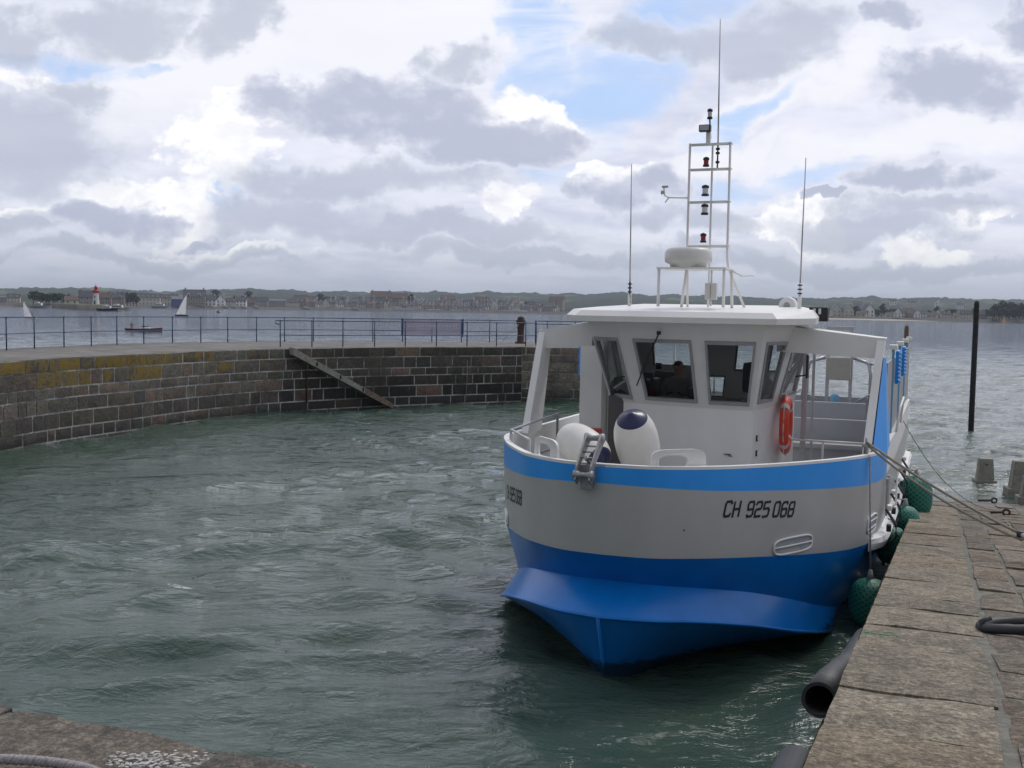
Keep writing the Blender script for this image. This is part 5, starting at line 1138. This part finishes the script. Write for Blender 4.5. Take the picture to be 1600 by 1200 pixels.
# ---- lighthouse
lp_ = far(150, 480, 575); lh = empty('lighthouse', (lp_.x, lp_.y, 2.8), 'white lighthouse with a red gallery and lantern at the end of the spit', 'lighthouse')
b = MB(); b.lathe([(1.9, 0), (1.75, .5), (1.25, 6.2)], whitew, 20); b.build('tower').parent = lh
b = MB(); b.lathe([(1.25, 6.1), (1.8, 6.9), (1.8, 7.7), (1.65, 7.7), (1.6, 7.0), (0, 7.0)], redm, 20); b.build('gallery').parent = lh
b = MB(); b.lathe([(.8, 7.0), (.8, 8.9), (1.0, 9.0), (.5, 9.8), (.12, 10.1), (.06, 11.2), (0, 11.3)], redm, 16); b.build('lantern').parent = lh
b = MB(); b.box((0, -1.5, 1.1), (.8, .6, 2.0), winm); b.build('door').parent = lh
b = MB(); b.box((0, -1.35, 4.1), (.5, .4, .9), winm); b.build('window').parent = lh
# ---- vessels
def sloop(name, L, mast_h, hullc, cabin=True, col=None):
    root = bpy.data.objects.new(name, None); C.objects.link(root); b = MB(); st_ = []
    for t, wd, zz in ((-.5, .24, .8), (-.3, .30, .75), (0, .34, .75), (.3, .22, .9), (.5, .01, 1.05)): st_.append([(t*L, wd*L*.5, zz), (t*L*.96, wd*L*.4, .1), (t*L*.9, 0, -.4), (t*L*.96, -wd*L*.4, .1), (t*L, -wd*L*.5, zz)])
    b.grid(st_, hullc, True); b.grid([[r[0] for r in st_], [r[-1] for r in st_]], whitew, False); b.face([Vector(p) for p in st_[0]], hullc); b.build('hull').parent = root
    if cabin: c = MB(); c.box((.02*L, 0, 1.05), (L*.36, L*.2, .55), whitew, bev=.1); c.box((.02*L, 0, 1.1), (L*.28, L*.205, .2), winm); c.build('cabin').parent = root
    if mast_h: c = MB(); c.tube([(.08*L, 0, .7), (.08*L, 0, mast_h)], .15, alu, 5); c.tube([(.08*L, 0, 1.9), (-.35*L, 0, 1.8)], .12, navy, 5); c.tube([(.5*L, 0, 1.1), (.08*L, 0, mast_h)], .03, alu, 4); c.tube([(-.5*L, 0, .9), (.08*L, 0, mast_h)], .03, alu, 4); c.build('mast').parent = root
    return root
whh = mat('white_gelcoat', (.62, .62, .60), .4); SK = [[sloop('moored_sailboat', 8, 10, whh), 0], [sloop('moored_sailboat', 10, 13, mat('blue_gelcoat', (.04, .06, .14), .4)), 0], [sloop('moored_sailboat', 7, 8.5, whh), 0]]
for k in range(84):
    px = 628+k*3.05+rh.uniform(-1.2, 1.2) if k < 64 else rh.uniform(470, 628)
    q = SK[k % 3]; o = q[0] if not q[1] else copy_tree(q[0]); q[1] = 1; D = cr1(px, SHX, SHD)+rh.uniform(6, 14); p = far(px, 480, D); o.location = (p.x, p.y, 2.0); s = rh.uniform(.75, 1.15); o.scale = (s, s, s); o.rotation_euler = (0, 0, rh.uniform(-.3, .3)+(pi if k % 2 else 0))
    c = ['white hulled sailboat with a short mast', 'dark blue hulled sailboat with a tall mast'][1 if k % 3 == 1 else 0]
    tag(o, f'moored {c} in the marina', 'sailboat', 'white hulled sailboats moored in the marina' if k % 3 != 1 else 'dark hulled sailboats moored in the marina')
def motor(name, L, m, px, D, label, cat='boat', z=0.0, rz=0.0, cab=.4):
    root = empty(name, far(px, 480, D).to_2d().to_3d()+Vector((0, 0, z)), label, cat, rz=rz); b = MB(); st_ = []
    for t, wd, zz in ((-.5, .28, .12), (-.2, .3, .12), (.2, .26, .14), (.5, .01, .15)): st_.append([(t*L, wd*L*.5, zz*L), (t*L*.96, 0, -.3), (t*L, -wd*L*.5, zz*L)])
    b.grid(st_, m, False); b.grid([[r[0] for r in st_], [r[-1] for r in st_]], whitew, False); b.face([Vector(p) for p in st_[0]], m); b.build('hull').parent = root
    c = MB(); c.box((-.05*L, 0, L*.18), (L*cab, L*.2, L*.12), whitew, bev=L*.015); c.box((-.07*L, 0, L*.185), (L*cab*.9, L*.205, L*.04), winm); c.box((-.12*L, 0, L*.26), (L*cab*.5, L*.16, L*.05), whitew, bev=L*.01); c.tube([(-.12*L, 0, L*.28), (-.12*L, 0, L*.40)], .05, alu, 5); c.build('cabin').parent = root
motor('motor_cruiser', 12, whh, 186, 545, 'white motor cruiser moored right of the lighthouse'); motor('motor_cruiser', 16, whh, 252, 900, 'white motor cruiser below the cream buildings')
motor('fishing_boat', 10, navy, 168, 512, 'dark blue fishing boat at the tip of the spit'); motor('fishing_boat', 13, whh, 64, 640, 'low pale boat passing left of the spit, behind the windsurfer', cab=.2)
for px, lb_ in ((365, 'white motorboat moored left of the centre shore'), (380, 'second white motorboat right of the black buoy'), (400, 'white motorboat moored just left of the grey block'), (352, 'white motorboat nearest the black buoy'), (478, 'white motorboat below the cream building'), (556, 'white motorboat moored at the sea wall of the town')): motor('motorboat', 9, whh, px, cr1(px, SHX, SHD)+2, lb_, z=1.2)
def small_person(h_=1.0):
    m2 = pm.copy(); return m2
def rider(loc, label, sc=1.0, rz=0.0):
    o = bpy.data.objects.new('person', pm); C.objects.link(o); o.location = loc; o.scale = (sc,)*3; o.rotation_euler = (0, 0, rz); tag(o, label, 'person'); return o
# red boat with a standing man
g_ = onz(225, 517, 0); rb_ = empty('rowing_boat', g_, 'long red open boat crossing behind the jetty railing', 'boat', rz=.08); b = MB(); L = 5.0; st_ = []
L = 5.1
for t, wd, zz in ((-.5, .2, .36), (-.25, .27, .32), (.1, .28, .34), (.35, .18, .42), (.5, .01, .52)): st_.append([(t*L, wd*L*.5, zz), (t*L, wd*L*.46, zz-.05), (t*L*.97, 0, -.15), (t*L, -wd*L*.46, zz-.05), (t*L, -wd*L*.5, zz)])
b.grid(st_, mat('faded_red_hull', (.48, .07, .035), .5, var=.1)); b.face([Vector(p) for p in st_[0]], redm); b.build('hull').parent = rb_
b = MB(); b.grid([[Vector(r[0])+Vector((0, -.06, -.02)) for r in st_], [Vector(r[-1])+Vector((0, .06, -.02)) for r in st_]], whitew, False); b.box((.2, 0, .42), (1.2, .8, .16), whitew, bev=.04); b.build('foredeck').parent = rb_
b = MB(); b.tube([(-.2, .1, .72), (.9, .1, .62)], .035, black, 6); b.box((.0, 0, .62), (.7, .3, .10), black, bev=.03); b.tube([(-.2, .1, .4), (-.2, .1, .72)], .03, black, 6); b.build('folded_mast').parent = rb_
rider((g_.x-1.72, g_.y, -.35), 'person in black standing at the stern of the red boat', .92, .4)
# sailing dinghy and windsurfer
def sailpts(H, W_, lean, bow=.25, n=9):
    rows = []
    for i in range(n+1):
        f = i/n; c0 = Vector((lean*f*H, 0, f*H+.5)); w__ = W_*((1-f)**.8+.02)
        rows.append([c0+Vector((-w__*j/6, bow*math.sin(pi*j/6)*(1-f), 0)) for j in range(7)])
    return rows
sailm = mat('white_sailcloth', (.80, .80, .78), .7, var=.04, vs=.6); nt = sailm.node_tree
_t = N('ShaderNodeBsdfTranslucent', inp={0: (.85, .85, .83, 1)}); _m = N('ShaderNodeMixShader', inp={0: .5, 1: nt.nodes['Principled BSDF'].outputs[0], 2: _t.outputs[0]}); nt.links.new(_m.outputs[0], nt.nodes['Material Output'].inputs[0]); clearf = mat('sail_panel_grey', (.40, .43, .45), .5)
g_ = onz(284, 494, 0); dg_ = empty('sailing_dinghy', g_, 'small sailing dinghy with one tall white sail, right of the cream buildings', 'sailboat')
b = MB(); b.grid(sailpts(6.2, 3.0, .06, .35), sailm); so_ = b.build('sail'); so_.parent = dg_; so_.location = (1.3, 0, .1)
b = MB(); st_ = [[(t*4.2, w2, z) for w2, z in ((wd, .42), (0, -.1), (-wd, .42))] for t, wd in ((-.5, .55), (0, .65), (.3, .45), (.5, .02))]; b.grid(st_, black, False); b.grid([[r[0] for r in st_], [r[-1] for r in st_]], whh, False); b.build('hull').parent = dg_
b = MB(); b.tube([(1.3, 0, .3), (1.62, 0, 6.9)], .04, alu, 6); b.tube([(1.3, 0, .75), (-1.6, .1, .7)], .03, alu, 6); b.build('mast').parent = dg_
rider((g_.x-.3, g_.y-.1, -.45), 'person crouched in the sailing dinghy with the tall white sail', .8, 1.2)
g_ = onz(49, 497, 0); ws = empty('windsurf_board', g_, 'windsurf board with a leaning white sail at the left edge', 'windsurf board')
b = MB(); b.box((0, 0, .06), (2.8, .6, .12), whh, bev=.05); b.build('board').parent = ws
b = MB(); b.grid(sailpts(3.6, 1.9, -.55, .25), sailm); o = b.build('sail'); o.parent = ws; o.location = (.3, 0, -.2)
b = MB(); b.tube([(.3, 0, .1), (-1.75, 0, 3.9)], .025, black, 6); b.tube([(.1, -.1, 1.3), (-1.2, -.2, 1.1)], .02, black, 6); b.build('mast').parent = ws
rider((g_.x+.15, g_.y+.1, .10), 'windsurfer in dark wetsuit holding the leaning sail', .82, 1.4)
def buoy(px, py, s, m, label, shape):
    g_ = onz(px, py, 0); b = MB(); b.lathe([(x*s, z*s) for x, z in shape], m, 14); b.build('buoy', label=label, cat='buoy').location = g_
buoy(341, 488.5, 1.2, black, 'black mooring buoy in front of the white gable house', [(0, -.4), (.6, -.2), (.75, .2), (.5, .6), (.15, .8), (.12, 1.1), (0, 1.12)])
buoy(1568, 504.5, 1.35, mat('orange_yellow_buoy', (.60, .25, .03), .5), 'orange-yellow buoy in front of the dark wood on the right', [(0, -.4), (1.3, -.2), (1.35, .5), (.6, .7), (.5, 2.6), (.2, 3.6), (.12, 4.2), (0, 4.22)])
# ---- the air over the bay
hzb = MB(); hzb.box((0, 3000, 55), (19000, 15000, 123), mat('air', (1, 1, 1)))
ho = hzb.build('haze', kind='stuff'); hmz = bpy.data.materials.new('haze_air'); hmz.use_nodes = True; nt = hmz.node_tree; nt.nodes.clear()
vol = N('ShaderNodeVolumePrincipled', inp={'Color': (.78, .86, 1, 1), 'Density': HAZE, 'Anisotropy': .2}); oo = N('ShaderNodeOutputMaterial'); nt.links.new(vol.outputs[0], oo.inputs['Volume']); ho.data.materials.clear(); ho.data.materials.append(hmz)
